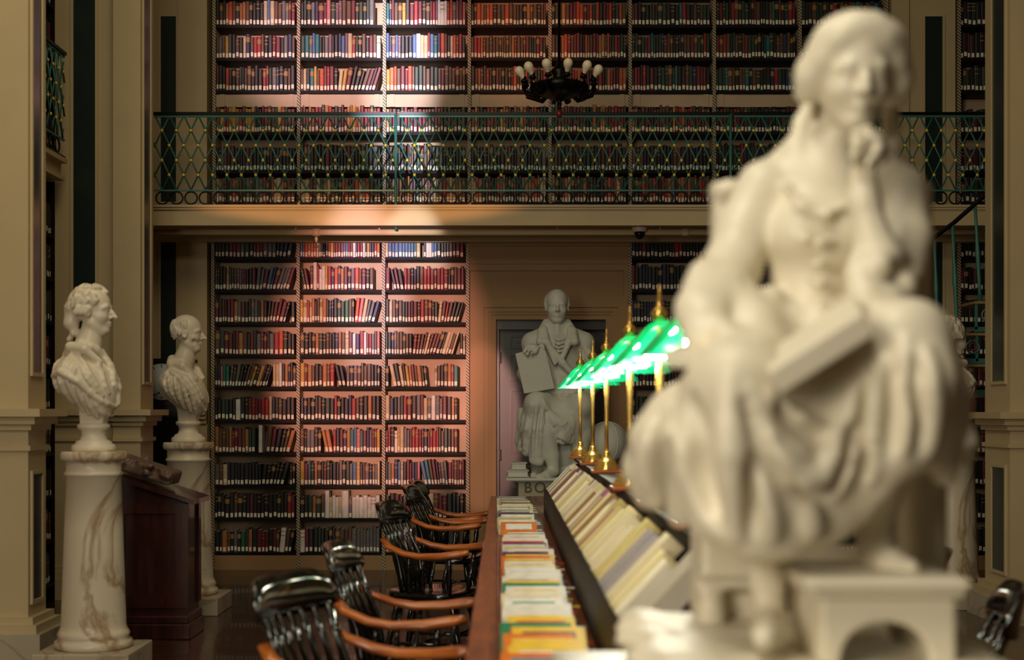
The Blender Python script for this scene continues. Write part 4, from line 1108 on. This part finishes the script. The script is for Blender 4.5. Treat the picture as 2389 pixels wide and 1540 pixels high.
for i, (x, y, a, lb_) in enumerate(spots):
    if i == 0: ch0.location = (x, y, 0); ch0.rotation_euler = (0, 0, a)
    else: dup(ch0, (x, y, 0), a, lb_)
# ------------------------------------------------------------------ grey statue of a seated man at the doorway
D2 = 12.2
def g2(px, py, dy=0): return W(px, py, D2) if dy == 0 else tuple(np.array(W(px, py, D2))+np.array((0, dy, 0)))
s2 = D2/F
root = g2(1300, 1109); PZ = root[2]
t = thing('statue', 'grey plaster statue of a seated man holding up a tablet before the door', 'statue', (X(1300, D2), D2, 0))
S = Sculpt((X(1180, D2), D2-.62, PZ-.02), (X(1475, D2), D2+.55, Z(668, D2)), .0095)
def C2(L, rs, k=.02, op='add'): S.chain([g2(*q) for q in L], [r*s2 for r in rs] if isinstance(rs, list) else rs*s2, k, op)
def E2(px, py, dy, a, b, c, k=.03, op='add'): S.ell(g2(px, py, dy), (a*s2, b*s2, c*s2), k, op)
H = 81*s2
p, M = head(S, g2(1299, 716, -.06), H, (0, -1, -.03), (0, 0, 1), age=0)
for s in (-1, 1):
    S.chain([p(s*.30, -.1, .22), p(s*.335, -.04, .04)], [.05*H*1.0, .045*H], .02)
E2(1299, 708, .02, 31, 34, 33, .02)
# neck cloth, chest, shoulders
C2([(1299, 755, 0), (1299, 775, 0)], [24, 27], .02)
for i in range(3): C2([(1276, 758+8*i, -.05), (1299, 764+8*i, -.11), (1322, 758+8*i, -.05)], [5, 6, 5], .01)
E2(1300, 850, .02, 62, 48, 82, .05); E2(1300, 905, .0, 66, 60, 60, .05)
C2([(1243, 800, .03), (1300, 785, .03), (1362, 800, .03)], [27, 34, 27], .05)
for s, xc in ((-1, 1299), (1, 1299)):   # collar and lapels
    C2([(xc+s*26, 752, 0), (xc+s*36, 775, -.10), (xc+s*40, 800, -.17), (xc+s*18, 802, -.19)], [8, 10, 9, 4], .012)
    C2([(xc+s*30, 770, -.10), (xc+s*26, 800, -.18), (xc+s*6, 850, -.21)], [8, 8, 5], .012)
C2([(1276, 806, -.18), (1312, 850, -.21), (1352, 895, -.20)], [7, 8, 6], .01)
C2([(1262, 812, -.14), (1300, 862, -.20), (1340, 900, -.20)], [2.5, 3, 2.5], .006, 'sub')
for i in range(4): C2([(1292, 792+9*i, -.155), (1302, 796+9*i, -.165), (1314, 792+9*i, -.155)], 3, .006)
# arms
C2([(1246, 803, .03), (1232, 850, -.02), (1228, 880, -.10)], [22, 20, 18], .03); C2([(1222, 872, -.12), (1238, 838, -.28)], [17, 12], .02)
C2([(1358, 803, .03), (1378, 860, .0), (1384, 895, -.04)], [22, 22, 20], .03); C2([(1384, 898, -.05), (1368, 922, -.24)], [18, 12], .02)
C2([(1372, 922, -.26), (1352, 930, -.30)], [11, 9], .01)
for i in range(4): C2([(1358-4*i, 924+3*i, -.29), (1342-3*i, 934+3*i, -.34), (1336-2*i, 942+2*i, -.33)], [4, 3.8, 3.2], .004)
for i in range(3): C2([(1226+6*i, 812+3*i, -.05), (1222+7*i, 860, -.10)], 3.5, .008); C2([(1366+7*i, 812+4*i, -.08), (1372+7*i, 870, -.10)], 3.5, .008)
# hand lying over the tablet's top edge
C2([(1237, 832, -.30), (1242, 818, -.33)], [11, 13], .01)
for i, (fx, fy, tx, ty) in enumerate(((1229, 810, 1221, 826), (1237, 808, 1230, 831), (1245, 809, 1239, 831), (1252, 812, 1248, 827))):
    C2([(1240+3*i-4, 816, -.335), (fx, fy+4, -.375), (tx, ty, -.395)], [5, 4.6, 3.6], .004)
C2([(1250, 818, -.33), (1262, 810, -.35), (1266, 818, -.37)], [5, 4.5, 3.5], .004)
# lap, legs and robe
E2(1305, 945, -.05, 60, 60, 38, .05)
C2([(1280, 945, -.05), (1250, 944, -.34)], [36, 28], .05); C2([(1330, 948, -.05), (1352, 946, -.32)], [36, 28], .05)
hem = [(1214, 1044, -.18), (1226, 1052, -.28), (1242, 1070, -.34), (1256, 1074, -.36), (1262, 1030, -.36), (1285, 1016, -.36), (1308, 1026, -.36), (1326, 1024, -.32), (1340, 1050, -.24), (1352, 1085, -.22)]
top = [(1236, 940, -.2), (1240, 936, -.30), (1250, 934, -.33), (1260, 938, -.34), (1278, 944, -.31), (1298, 948, -.29), (1318, 948, -.29), (1338, 940, -.31), (1352, 938, -.32), (1366, 942, -.26)]
for i, (a, b) in enumerate(zip(top, hem)):
    mid = ((a[0]+b[0])/2, (a[1]+b[1])/2, (a[2]+b[2])/2-.02)
    C2([a, mid, b], [15, 15, 10], .05)
D0 = S.D.copy()
def zs2(px, py):
    """depth at which the sculpted surface is met when looking from the front at a photograph pixel"""
    for dy in np.arange(-.60, .3, .006):
        i = tuple(np.round((np.array(g2(px, py, dy))-S.lo)/S.h).astype(int))
        if all(0 <= i[j] < S.n[j] for j in range(3)) and D0[i] < 0: return dy
    return 0.0
def fold2(pts, r, kk=.008, op='add', lift=.0):
    fine = []
    for (u0, v0), (u1, v1) in zip(pts[:-1], pts[1:]):
        for f in (0, .25, .5, .75): fine.append((u0+(u1-u0)*f, v0+(v1-v0)*f))
    fine.append(pts[-1]); n_ = len(fine)
    C2([(u, v, zs2(u, v)-lift) for u, v in fine], [r*(.5+.5*math.sin(PI*(i+.5)/n_)) for i in range(n_)], kk, op)
for i in range(6):      # swags from the lap across to the far knee
    fold2([(1262+2*i, 932+4*i), (1278+4*i, 960+11*i), (1304+3*i, 982+9*i), (1334, 962+8*i)], 5.5)
    fold2([(1266+2*i, 940+5*i), (1282+4*i, 968+11*i), (1306+3*i, 988+9*i), (1332, 968+8*i)], 2.6, .006, 'sub')
for x0, x1, x2 in ((1236, 1226, 1220), (1250, 1244, 1240), (1264, 1258, 1256)): fold2([(x0, 945), (x1, 1000), (x2, 1060)], 5.5)
for x0, x1, x2 in ((1243, 1235, 1230), (1257, 1251, 1248), (1272, 1270, 1266)): fold2([(x0, 955), (x1, 1000), (x2, 1050)], 3, .006, 'sub')
for x0, x1 in ((1222, 1210), (1228, 1216)): fold2([(x0, 965), (x1, 1040)], 4)
for i in range(5): fold2([(1246+5*i, 924), (1300, 917+3*i), (1344, 912+5*i)], 4)
for s in (-1, 1):       # sleeves and coat
    for j in range(4): fold2([(1299+s*(50+5*j), 806+4*j), (1299+s*(58+6*j), 845), (1299+s*(62+5*j), 880)], 3.6)
    for j in range(3): fold2([(1299+s*(56+6*j), 815), (1299+s*(64+5*j), 860)], 2, .005, 'sub')
for j in range(5): fold2([(1300+8*j, 880+4*j), (1322+7*j, 900), (1338+6*j, 908)], 3.4)
for j in range(4): fold2([(1276+9*j, 860+6*j), (1272+10*j, 905)], 3)
C2([(1240, 928, -.28), (1290, 918, -.24), (1340, 914, -.24)], [8, 9, 8], .015)
E2(1290, 985, -.10, 58, 48, 50, .06); E2(1310, 1050, -.05, 46, 45, 50, .06)
C2([(1216, 960, -.1), (1212, 1030, -.1), (1228, 1058, -.15)], [10, 10, 7], .03)
C2([(1270, 1010, -.36), (1284, 1060, -.34), (1288, 1092, -.33)], [23, 17, 13], .02)
C2([(1288, 1095, -.32), (1270, 1106, -.42), (1254, 1108, -.48)], [13, 11, 8], .015)
C2([(1262, 1060, -.10), (1252, 1098, -.18), (1244, 1107, -.28)], [16, 12, 9], .015)
for i in range(4): C2([(1252+5*i, 1109, -.47), (1249+5*i, 1111, -.50)], 3.2, .004)
S.build('figure', PLASTER, t)
mb = MB()
q = [g2(1201, 829, -.37), g2(1268, 815, -.37), g2(1291, 908, -.37), g2(1221, 920, -.37)]; dd = Vector((0, .045, 0))
q = [Vector(v) for v in q]; mb.add(q+[v+dd for v in q], [(0, 1, 2, 3), (7, 6, 5, 4), (0, 4, 5, 1), (1, 5, 6, 2), (2, 6, 7, 3), (3, 7, 4, 0)]); mb.build('tablet', PLASTER, t, bevel=.006)
mb = MB(); gx = X(1415, D2); mb.sphere((gx, D2-.05, Z(1030, D2)), 46*s2, 18); gb = mb.build('globe', PLASTER, t)
mb = MB()
for a in (0, 60, 120):
    c_, s_ = math.cos(math.radians(a)), math.sin(math.radians(a)); mb.ring((gx, D2-.05, Z(1030, D2)), 46*s2, .005, (Vector((c_, s_, 0)), Vector((0, 0, 1)), Vector((-s_, c_, 0))), 40)
mb.build('meridian_line', PLASTER, gb)
mb = MB(); mb.lathe([(.13, 0), (.12, .05), (.07, .09), (.06, .14), (.10, .18)], (gx, D2-.05, PZ-.005), 20); mb.build('globe_foot', PLASTER, t)
mb = MB(); mb.box(X(1240, D2), X(1375, D2), D2-.16, D2+.42, PZ, Z(990, D2)); mb.build('stone_seat', PLASTER, t, bevel=.02)
for (x0, x1, y0, y1, yy, lb_) in ((1183, 1232, 1093, 1108, -.40, 0), (1192, 1228, 1076, 1092, -.36, 1)):
    mb = MB(); a, b = g2(x0, y1, 0), g2(x1, y0, 0); mb.box(a[0], b[0], D2+yy, D2+yy+.26, a[2], a[2]+.008, 0); mb.box(a[0], b[0], D2+yy, D2+yy+.26, b[2]-.008, b[2], 0); mb.box(a[0]+.008, b[0]-.01, D2+yy+.008, D2+yy+.25, a[2]+.008, b[2]-.008, 0); mb.build('carved_book', PLASTER, t)
mb = MB(); mb.box(X(1180, D2), X(1470, D2), D2-.56, D2+.46, PZ-.022, PZ, 0); mb.box(X(1194, D2), X(1465, D2), D2-.52, D2+.42, PZ-.034, PZ-.022, 0); mb.build('base_slab', PLASTER, t, bevel=.006)
mb = MB(); px0 = X(1203, D2)+.02; mb.box(px0, X(1462, D2), D2-.50, D2+.42, 0, PZ-.034); mb.build('plinth', mat('stone_plinth', (176, 166, 138), .6, noise=.1, scale=4), t)
fc = bpy.data.curves.new('letters', 'FONT'); fc.body = 'BO'; fc.size = .122; fc.extrude = .003; fc.offset = .0015; fc.space_character = 1.25
fo = bpy.data.objects.new('carved_letters', fc); COL.objects.link(fo); dg = bpy.context.evaluated_depsgraph_get()
me = bpy.data.meshes.new_from_object(fo.evaluated_get(dg)); bpy.data.objects.remove(fo)
lo = bpy.data.objects.new('carved_letters', me); COL.objects.link(lo); lo.parent = t; me.materials.clear(); me.materials.append(mat('letter_grey', (92, 88, 76), .7))
dpl = D2-.503; lp = W(1222, 1149, dpl); lo.location = Vector(lp)-OFF[t]; lo.rotation_euler = (PI/2, 0, 0)

# ------------------------------------------------------------------ marble statue of a seated girl, close to the camera
D1 = 2.4; s1 = D1/F
def g1(px, py, dy=0):
    return np.array(W(px, py, D1+dy))
def g1f(px, py, dy=0):  # same but keeping the plane's scale
    return np.array(W(px, py, D1))+np.array((0, dy, 0))
BASEZ = Z(1506, 2.25)
t = thing('statue', 'cream marble statue of a seated girl resting chin on hand, book on lap', 'statue', (X(1900, D1), D1, 0))
S = Sculpt((X(1440, D1), D1-.46, BASEZ-.01), (X(2330, D1), D1+.30, Z(10, D1)), .0062)
def C1(L, rs, k=.012, op='add'): S.chain([g1(*q) for q in L], [r*s1 for r in rs] if isinstance(rs, list) else rs*s1, k, op)
def E1(px, py, dy, a, b, c, k=.02, op='add', M=None): S.ell(g1(px, py, dy), (a*s1, b*s1, c*s1), k, op, M)
# head bowed a little and turned to her left
H = 258*s1
p, M = head(S, g1(1992, 176, .0), H, (.06, -1, -.20), (.03, -.16, 1), female=True)
# hair: cap parted in the middle, loops over the ears, ringlets
def EH(x, y, z, a, b, d, k=.015, op='add'): S.ell(p(x, y, z), (a*H, b*H, d*H), k, op, M)
EH(-.04, -.17, .155, .44, .43, .43, .01)
EH(-.02, -.02, .36, .32, .31, .17, .02)
for s, f in ((-1, 1.0), (1, .92)):
    S.chain([p(s*.04, .22, .42), p(s*.19, .19, .32), p(s*.33*f, .08, .13), p(s*.415*f, -.04, -.05), p(s*.445*f, -.10, -.17)], [v*H for v in (.05, .07, .085, .11, .10)], .02)
    S.chain([p(s*.10, .16, .45), p(s*.28*f, .06, .31), p(s*.42*f, -.06, .06)], [v*H for v in (.07, .09, .10)], .03)
C1([(1893, 235, .09), (1872, 290, .08), (1860, 345, .06), (1856, 392, .05)], [18, 22, 20, 12], .012)
C1([(1918, 250, .11), (1906, 330, .10)], [22, 20], .012)
C1([(2076, 235, .09), (2080, 290, .08), (2088, 330, .07)], [20, 20, 14], .012)
# neck and torso
C1([(1972, 270, .05), (1945, 340, .06), (1925, 400, .07)], [52, 52, 66], .02)
C1([(1790, 428, .08), (1860, 392, .09), (1935, 390, .09), (2030, 400, .08), (2100, 436, .08)], [52, 56, 58, 56, 50], .03)
E1(1925, 520, .06, 145, 92, 150, .04); E1(1872, 545, .0, 66, 62, 66, .04); E1(1975, 550, .0, 60, 60, 64, .04)
C1([(1915, 600, .05), (1905, 700, .05), (1900, 780, .05)], [104, 94, 118], .05)
C1([(1832, 430, .01), (1870, 480, -.04), (1930, 500, -.055), (1990, 470, -.03)], [7, 7, 6, 6], .02)     # neckline
for i in range(4): C1([(1880, 560+48*i, -.055), (1912, 568+48*i, -.07), (1945, 560+48*i, -.06)], [6, 8, 6], .015)  # bows down the bodice
C1([(1900, 520, -.06), (1905, 740, -.045)], [5, 5], .012, 'sub')
C1([(1800, 690, .0), (1850, 745, -.05), (1910, 760, -.07), (1990, 735, -.04)], [20, 22, 20, 18], .02)
# her right arm: full sleeve, flared cuff, hand on the book
C1([(1778, 440, .07), (1735, 540, .06), (1705, 630, .03)], [62, 64, 66], .02)
C1([(1705, 630, .03), (1668, 700, -.04), (1650, 745, -.10)], [66, 66, 60], .02)
C1([(1640, 640, -.02), (1622, 720, -.09), (1640, 790, -.13), (1700, 806, -.14), (1760, 776, -.10), (1800, 700, -.04)], [34, 40, 34, 32, 38, 34], .02)
C1([(1712, 690, -.04), (1760, 760, -.10), (1800, 770, -.06)], [50, 46, 40], .02)
E1(1664, 748, -.19, 24, 34, 15, .012, 'sub'); E1(1745, 625, -.07, 10, 16, 40, .012, 'sub')
C1([(1665, 752, -.12), (1700, 792, -.18)], [27, 24], .01); E1(1725, 806, -.20, 36, 28, 20, .012)
for i in range(4):
    C1([(1738+4*i, 800+7*i, -.215+.006*i), (1772+2*i, 806+9*i, -.235), (1792-7*i, 828+6*i, -.225)], [11.5, 10.5, 8.5], .003)
C1([(1712, 800, -.215), (1736, 826, -.245), (1758, 832, -.25)], [12, 11, 9], .003)
# her left arm: elbow on the knee, hand under the chin
C1([(2104, 446, .07), (2108, 560, .03), (2086, 680, -.04)], [54, 62, 66], .02)
C1([(2086, 690, -.05), (2046, 600, -.10), (2016, 470, -.10), (2014, 400, -.09)], [56, 50, 34, 29], .015)
C1([(2000, 640, -.14), (2018, 690, -.16), (2060, 700, -.15), (2100, 676, -.12), (2120, 640, -.06)], [30, 34, 32, 32, 30], .015)
C1([(2000, 610, -.12), (2050, 620, -.15), (2100, 600, -.08)], [22, 26, 22], .015)
E1(2014, 716, -.21, 22, 26, 11, .01, 'sub')
E1(2032, 352, -.09, 34, 26, 42, .01)
C1([(2052, 322, -.10), (2024, 304, -.125), (1996, 312, -.125), (1986, 330, -.11)], [13, 12, 11, 9], .004)
C1([(2060, 336, -.10), (2040, 322, -.14), (2010, 330, -.15), (2000, 348, -.135)], [13, 12, 11, 9], .004)
C1([(2064, 354, -.10), (2050, 344, -.145), (2022, 386, -.15)], [12, 11, 9], .004)
C1([(2064, 372, -.09), (2056, 372, -.135), (2034, 400, -.14)], [11, 10, 8], .004)
C1([(2012, 390, -.10), (1994, 364, -.13), (1996, 330, -.125)], [14, 12, 10], .004)
E1(2021, 351, -.155, 11, 20, 12, .006, 'sub')
# lap, thighs and legs
E1(1910, 830, .02, 170, 120, 90, .05)
C1([(1830, 850, .0), (1715, 905, -.26)], [100, 78], .05); C1([(2000, 830, .0), (2120, 806, -.24)], [100, 80], .05)
C1([(1715, 910, -.26), (1752, 1120, -.24), (1768, 1260, -.21)], [78, 70, 44], .04)
C1([(2122, 810, -.24), (2090, 1000, -.19), (2052, 1130, -.15), (2044, 1240, -.13)], [76, 56, 46, 36], .04)
C1([(1766, 1230, -.20), (1790, 1360, -.18), (1796, 1430, -.19)], [42, 33, 29], .02)
C1([(1796, 1440, -.19), (1794, 1474, -.25), (1784, 1490, -.33)], [31, 33, 25], .02)
C1([(2044, 1230, -.12), (2046, 1290, -.13), (2080, 1316, -.18), (2126, 1326, -.23)], [38, 36, 32, 22], .02)
# skirt: pleats from the lap to the hem
top = [(1590, 930, .02), (1622, 905, -.10), (1660, 880, -.24), (1700, 868, -.30), (1750, 872, -.30), (1800, 895, -.28), (1850, 915, -.255), (1905, 925, -.24), (1960, 910, -.24), (2010, 870, -.245), (2050, 810, -.25), (2090, 775, -.28), (2135, 770, -.27), (2170, 800, -.20)]
hem = [(1520, 1140, .06), (1530, 1160, -.06), (1590, 1195, -.16), (1650, 1225, -.22), (1712, 1252, -.27), (1770, 1258, -.29), (1830, 1262, -.28), (1890, 1248, -.26), (1945, 1222, -.25), (2005, 1180, -.24), (2056, 1120, -.26), (2092, 1062, -.30), (2150, 1050, -.28), (2196, 1070, -.20)]
bow = [-34, -40, -26, -8, 0, 4, 0, 0, 0, 0, 10, 18, 22, 26]
for i, (a, b) in enumerate(zip(top, hem)):
    m1_ = (a[0]*.55+b[0]*.45+bow[i], a[1]*.55+b[1]*.45, a[2]*.5+b[2]*.5-.02+(.02 if i % 2 else 0))
    C1([a, m1_, b], [38, 38, 32] if i % 2 else [40, 41, 34], .05)
C1([(1560, 960, .04), (1510, 1090, .07), (1520, 1150, .08)], [46, 50, 40], .03)
E1(1860, 1060, -.10, 190, 70, 150, .05); E1(1640, 1060, .0, 110, 90, 120, .05)
E1(1622, 955, -.17, 16, 26, 66, .03, 'sub')
D0g = S.D.copy()
def zs1(px, py):
    for dy in np.arange(-.45, .28, .005):
        i = tuple(np.round((g1(px, py, dy)-S.lo)/S.h).astype(int))
        if all(0 <= i[j] < S.n[j] for j in range(3)) and D0g[i] < 0: return dy
    return -.2
def fold1(pts, r, kk=.016, op='add', lift=.0):
    fine = []
    for (u0, v0), (u1, v1) in zip(pts[:-1], pts[1:]):
        for f in (0, .25, .5, .75): fine.append((u0+(u1-u0)*f, v0+(v1-v0)*f))
    fine.append(pts[-1]); n_ = len(fine)
    z = [zs1(u, v) for u, v in fine]
    z = [sum(z[max(0, i-1):i+2])/len(z[max(0, i-1):i+2]) for i in range(n_)]
    C1([(u, v, z[i]-lift) for i, (u, v) in enumerate(fine)], [r*(.45+.55*math.sin(PI*(i+.5)/n_)) for i in range(n_)], kk, op)
RIDGE = [([(1545, 950), (1600, 1100), (1660, 1215), (1712, 1258)], 20), ([(1702, 890), (1704, 1000), (1712, 1120), (1722, 1240)], 26),
         ([(1748, 915), (1806, 1060), (1866, 1130), (1922, 1116), (1958, 1040), (1984, 930)], 20), ([(1790, 925), (1850, 985), (1920, 1000)], 13),
         ([(2004, 900), (1990, 1030), (1950, 1150)], 18), ([(2052, 850), (2040, 980), (2024, 1120)], 18), ([(2112, 800), (2116, 930), (2112, 1050)], 19), ([(2160, 820), (2172, 940), (2168, 1050)], 18),
         ([(1770, 1120), (1790, 1200), (1800, 1250)], 16), ([(1880, 1170), (1890, 1215), (1890, 1245)], 14), ([(1520, 1000), (1505, 1080), (1512, 1140)], 16)]
GROOVE = [([(1562, 1030), (1604, 1150), (1650, 1222)], 13), ([(1612, 935), (1628, 1010), (1640, 1100), (1668, 1190)], 24), ([(1738, 945), (1786, 1075), (1850, 1152), (1920, 1148), (1960, 1085), (1990, 985)], 13),
          ([(1806, 940), (1868, 1006), (1924, 1022)], 11), ([(2030, 880), (2022, 1000), (2012, 1130)], 12), ([(2088, 850), (2088, 950), (2078, 1060)], 12), ([(2138, 840), (2144, 950), (2140, 1050)], 11), ([(1745, 1080), (1752, 1180), (1760, 1245)], 12)]
for L, r in RIDGE: fold1(L, r, .018, 'add', .002)
for L, r in GROOVE: fold1(L, r, .014, 'sub', .006)
C1([(2178, 820, -.2), (2212, 980, -.2), (2206, 1110, -.2)], [40, 38, 24], .02)
C1([(2090, 1085, -.34), (2150, 1062, -.34)], [8, 8], .012, 'sub')
S.build('figure', STATUE, t)
# book held open on the lap
def slab(name, quad, dep, thick, par):
    """carved leaf block: quad of (px,py,dy), thickened downward"""
    q = [Vector(g1(*v)) for v in quad]; nrm = (q[1]-q[0]).cross(q[3]-q[0]).normalized()
    if nrm.z < 0: nrm = -nrm
    mb = MB(); lowq = [v-nrm*thick for v in q]
    mb.add(lowq+q, [(0, 3, 2, 1), (4, 5, 6, 7), (0, 1, 5, 4), (1, 2, 6, 5), (2, 3, 7, 6), (3, 0, 4, 7)])
    return mb.build(name, STATUE, par, bevel=.004)
bk = bpy.data.objects.new('carved_book', None); COL.objects.link(bk); bk.parent = t; OFF[bk] = OFF[t]
slab('book_half', [(1545, 822, -.24), (1775, 838, -.33), (1800, 812, -.16), (1585, 800, -.06)], 0, .022, bk)
slab('book_half', [(1792, 868, -.38), (2012, 728, -.37), (1985, 690, -.21), (1780, 826, -.20)], 0, .038, bk)
# chair she sits on
S = Sculpt((X(1560, D1), D1-.20, BASEZ-.005), (X(2300, D1), D1+.36, Z(395, D1)), .0075)
def B1(px, py, dy, a, b, c, k=.01, rnd=.012): S.box(g1(px, py, dy), (a*s1, b, c*s1), k, rnd=rnd)
B1(1697, 560, .16, 38, .035, 150); B1(1697, 446, .15, 44, .045, 34, rnd=.03); B1(2140, 590, .17, 28, .035, 200); B1(2140, 440, .17, 30, .04, 30, rnd=.03)
B1(1918, 480, .20, 215, .02, 40); B1(1918, 560, .20, 215, .015, 16)
B1(1890, 940, .12, 260, .16, 60); B1(1700, 1240, .21, 85, .08, 260); B1(2130, 1220, .12, 46, .10, 280); B1(1900, 1290, .20, 230, .03, 16)
for yy in (1100, 1360): B1(1700, yy, .12, 88, .03, 14)
# cloth hanging over the chair's side
S.chain([g1(2200, 870, .02), g1(2226, 950, -.01), g1(2250, 1040, -.02), g1(2256, 1076, -.02)], [20*s1, 34*s1, 28*s1, 14*s1], .015)
S.chain([g1(2210, 900, .05), g1(2215, 1050, .04), g1(2222, 1100, .03)], [26*s1, 34*s1, 14*s1], .015)
S.chain([g1(1660, 1410, .10), g1(1660, 1440, .10)], [34*s1, 38*s1], .02)
S.build('carved_chair', STATUE, t)
# footstool with arched front
mb = MB()
yf, yb = -.36, -.06
def st(u, v, tt): return tuple(g1f(u, v, 0)+np.array((0, tt, 0)))
def gst(px, py): return W(px, py, D1-.33)
xs0, xs1 = gst(1918, 0)[0], gst(2232, 0)[0]; zt0, zb0 = gst(0, 1392)[2], BASEZ
xa0, xa1 = gst(1962, 0)[0], gst(2172, 0)[0]; zar = gst(0, 1452)[2]
poly = [(xs0, zb0), (xa0, zb0)]+[((xa0+xa1)/2-(xa1-xa0)/2*math.cos(PI*i/14), zb0+(zar-zb0)*math.sin(PI*i/14)**.8) for i in range(1, 14)]+[(xa1, zb0), (xs1, zb0), (xs1, zt0), (xs0, zt0)]
for y0, y1 in ((D1-.33, D1-.30), (D1-.12, D1-.09)): mb.prism(poly, lambda u, v, y: (u, y, v), y0, y1)
mb.box(xs0, xs0+.025, D1-.30, D1-.12, zb0, zt0); mb.box(xs1-.025, xs1, D1-.30, D1-.12, zb0, zt0); mb.box(xs0, xs1, D1-.30, D1-.12, zt0-.012, zt0)
zt1 = gst(0, 1350)[2]
mb.box(xs0-.018, xs1+.010, D1-.345, D1-.075, zt0, zt0+.012); mb.box(xs0-.024, xs1+.014, D1-.352, D1-.068, zt0+.012, zt1)
mb.build('footstool', STATUE, t, bevel=.006)
# base slab and pedestal
bx0, bx1 = X(1500, 2.2), X(2330, 2.2)
S = Sculpt((bx0-.03, D1-.47, BASEZ-.09), (bx1+.03, D1+.39, BASEZ+.02), .008)
S.box(((bx0+bx1)/2, D1-.09, BASEZ-.04), ((bx1-bx0)/2, .34, .04), 0, rnd=.03)
rr = random.Random(11)
for i in range(26): S.ell(((bx0+bx1)/2+rr.uniform(-.30, .30), D1-.09+rr.uniform(-.32, .32), BASEZ-.012), (rr.uniform(.03, .06), rr.uniform(.03, .06), .016), .02)
S.build('rocky_base', STATUE, t)
tp = MB(); xm = (bx0+bx1)/2
tp.box(xm-.40, xm+.40, D1-.45, D1+.27, .96, BASEZ-.0805); tp.box(xm-.36, xm+.36, D1-.41, D1+.23, .16, .96); tp.box(xm-.42, xm+.42, D1-.47, D1+.29, 0, .16)
pd = tp.build('pedestal', PLINTHM, None, (xm, D1-.04, 0))
tag(pd, 'square marble pedestal under the seated girl statue, near table end', 'pedestal')
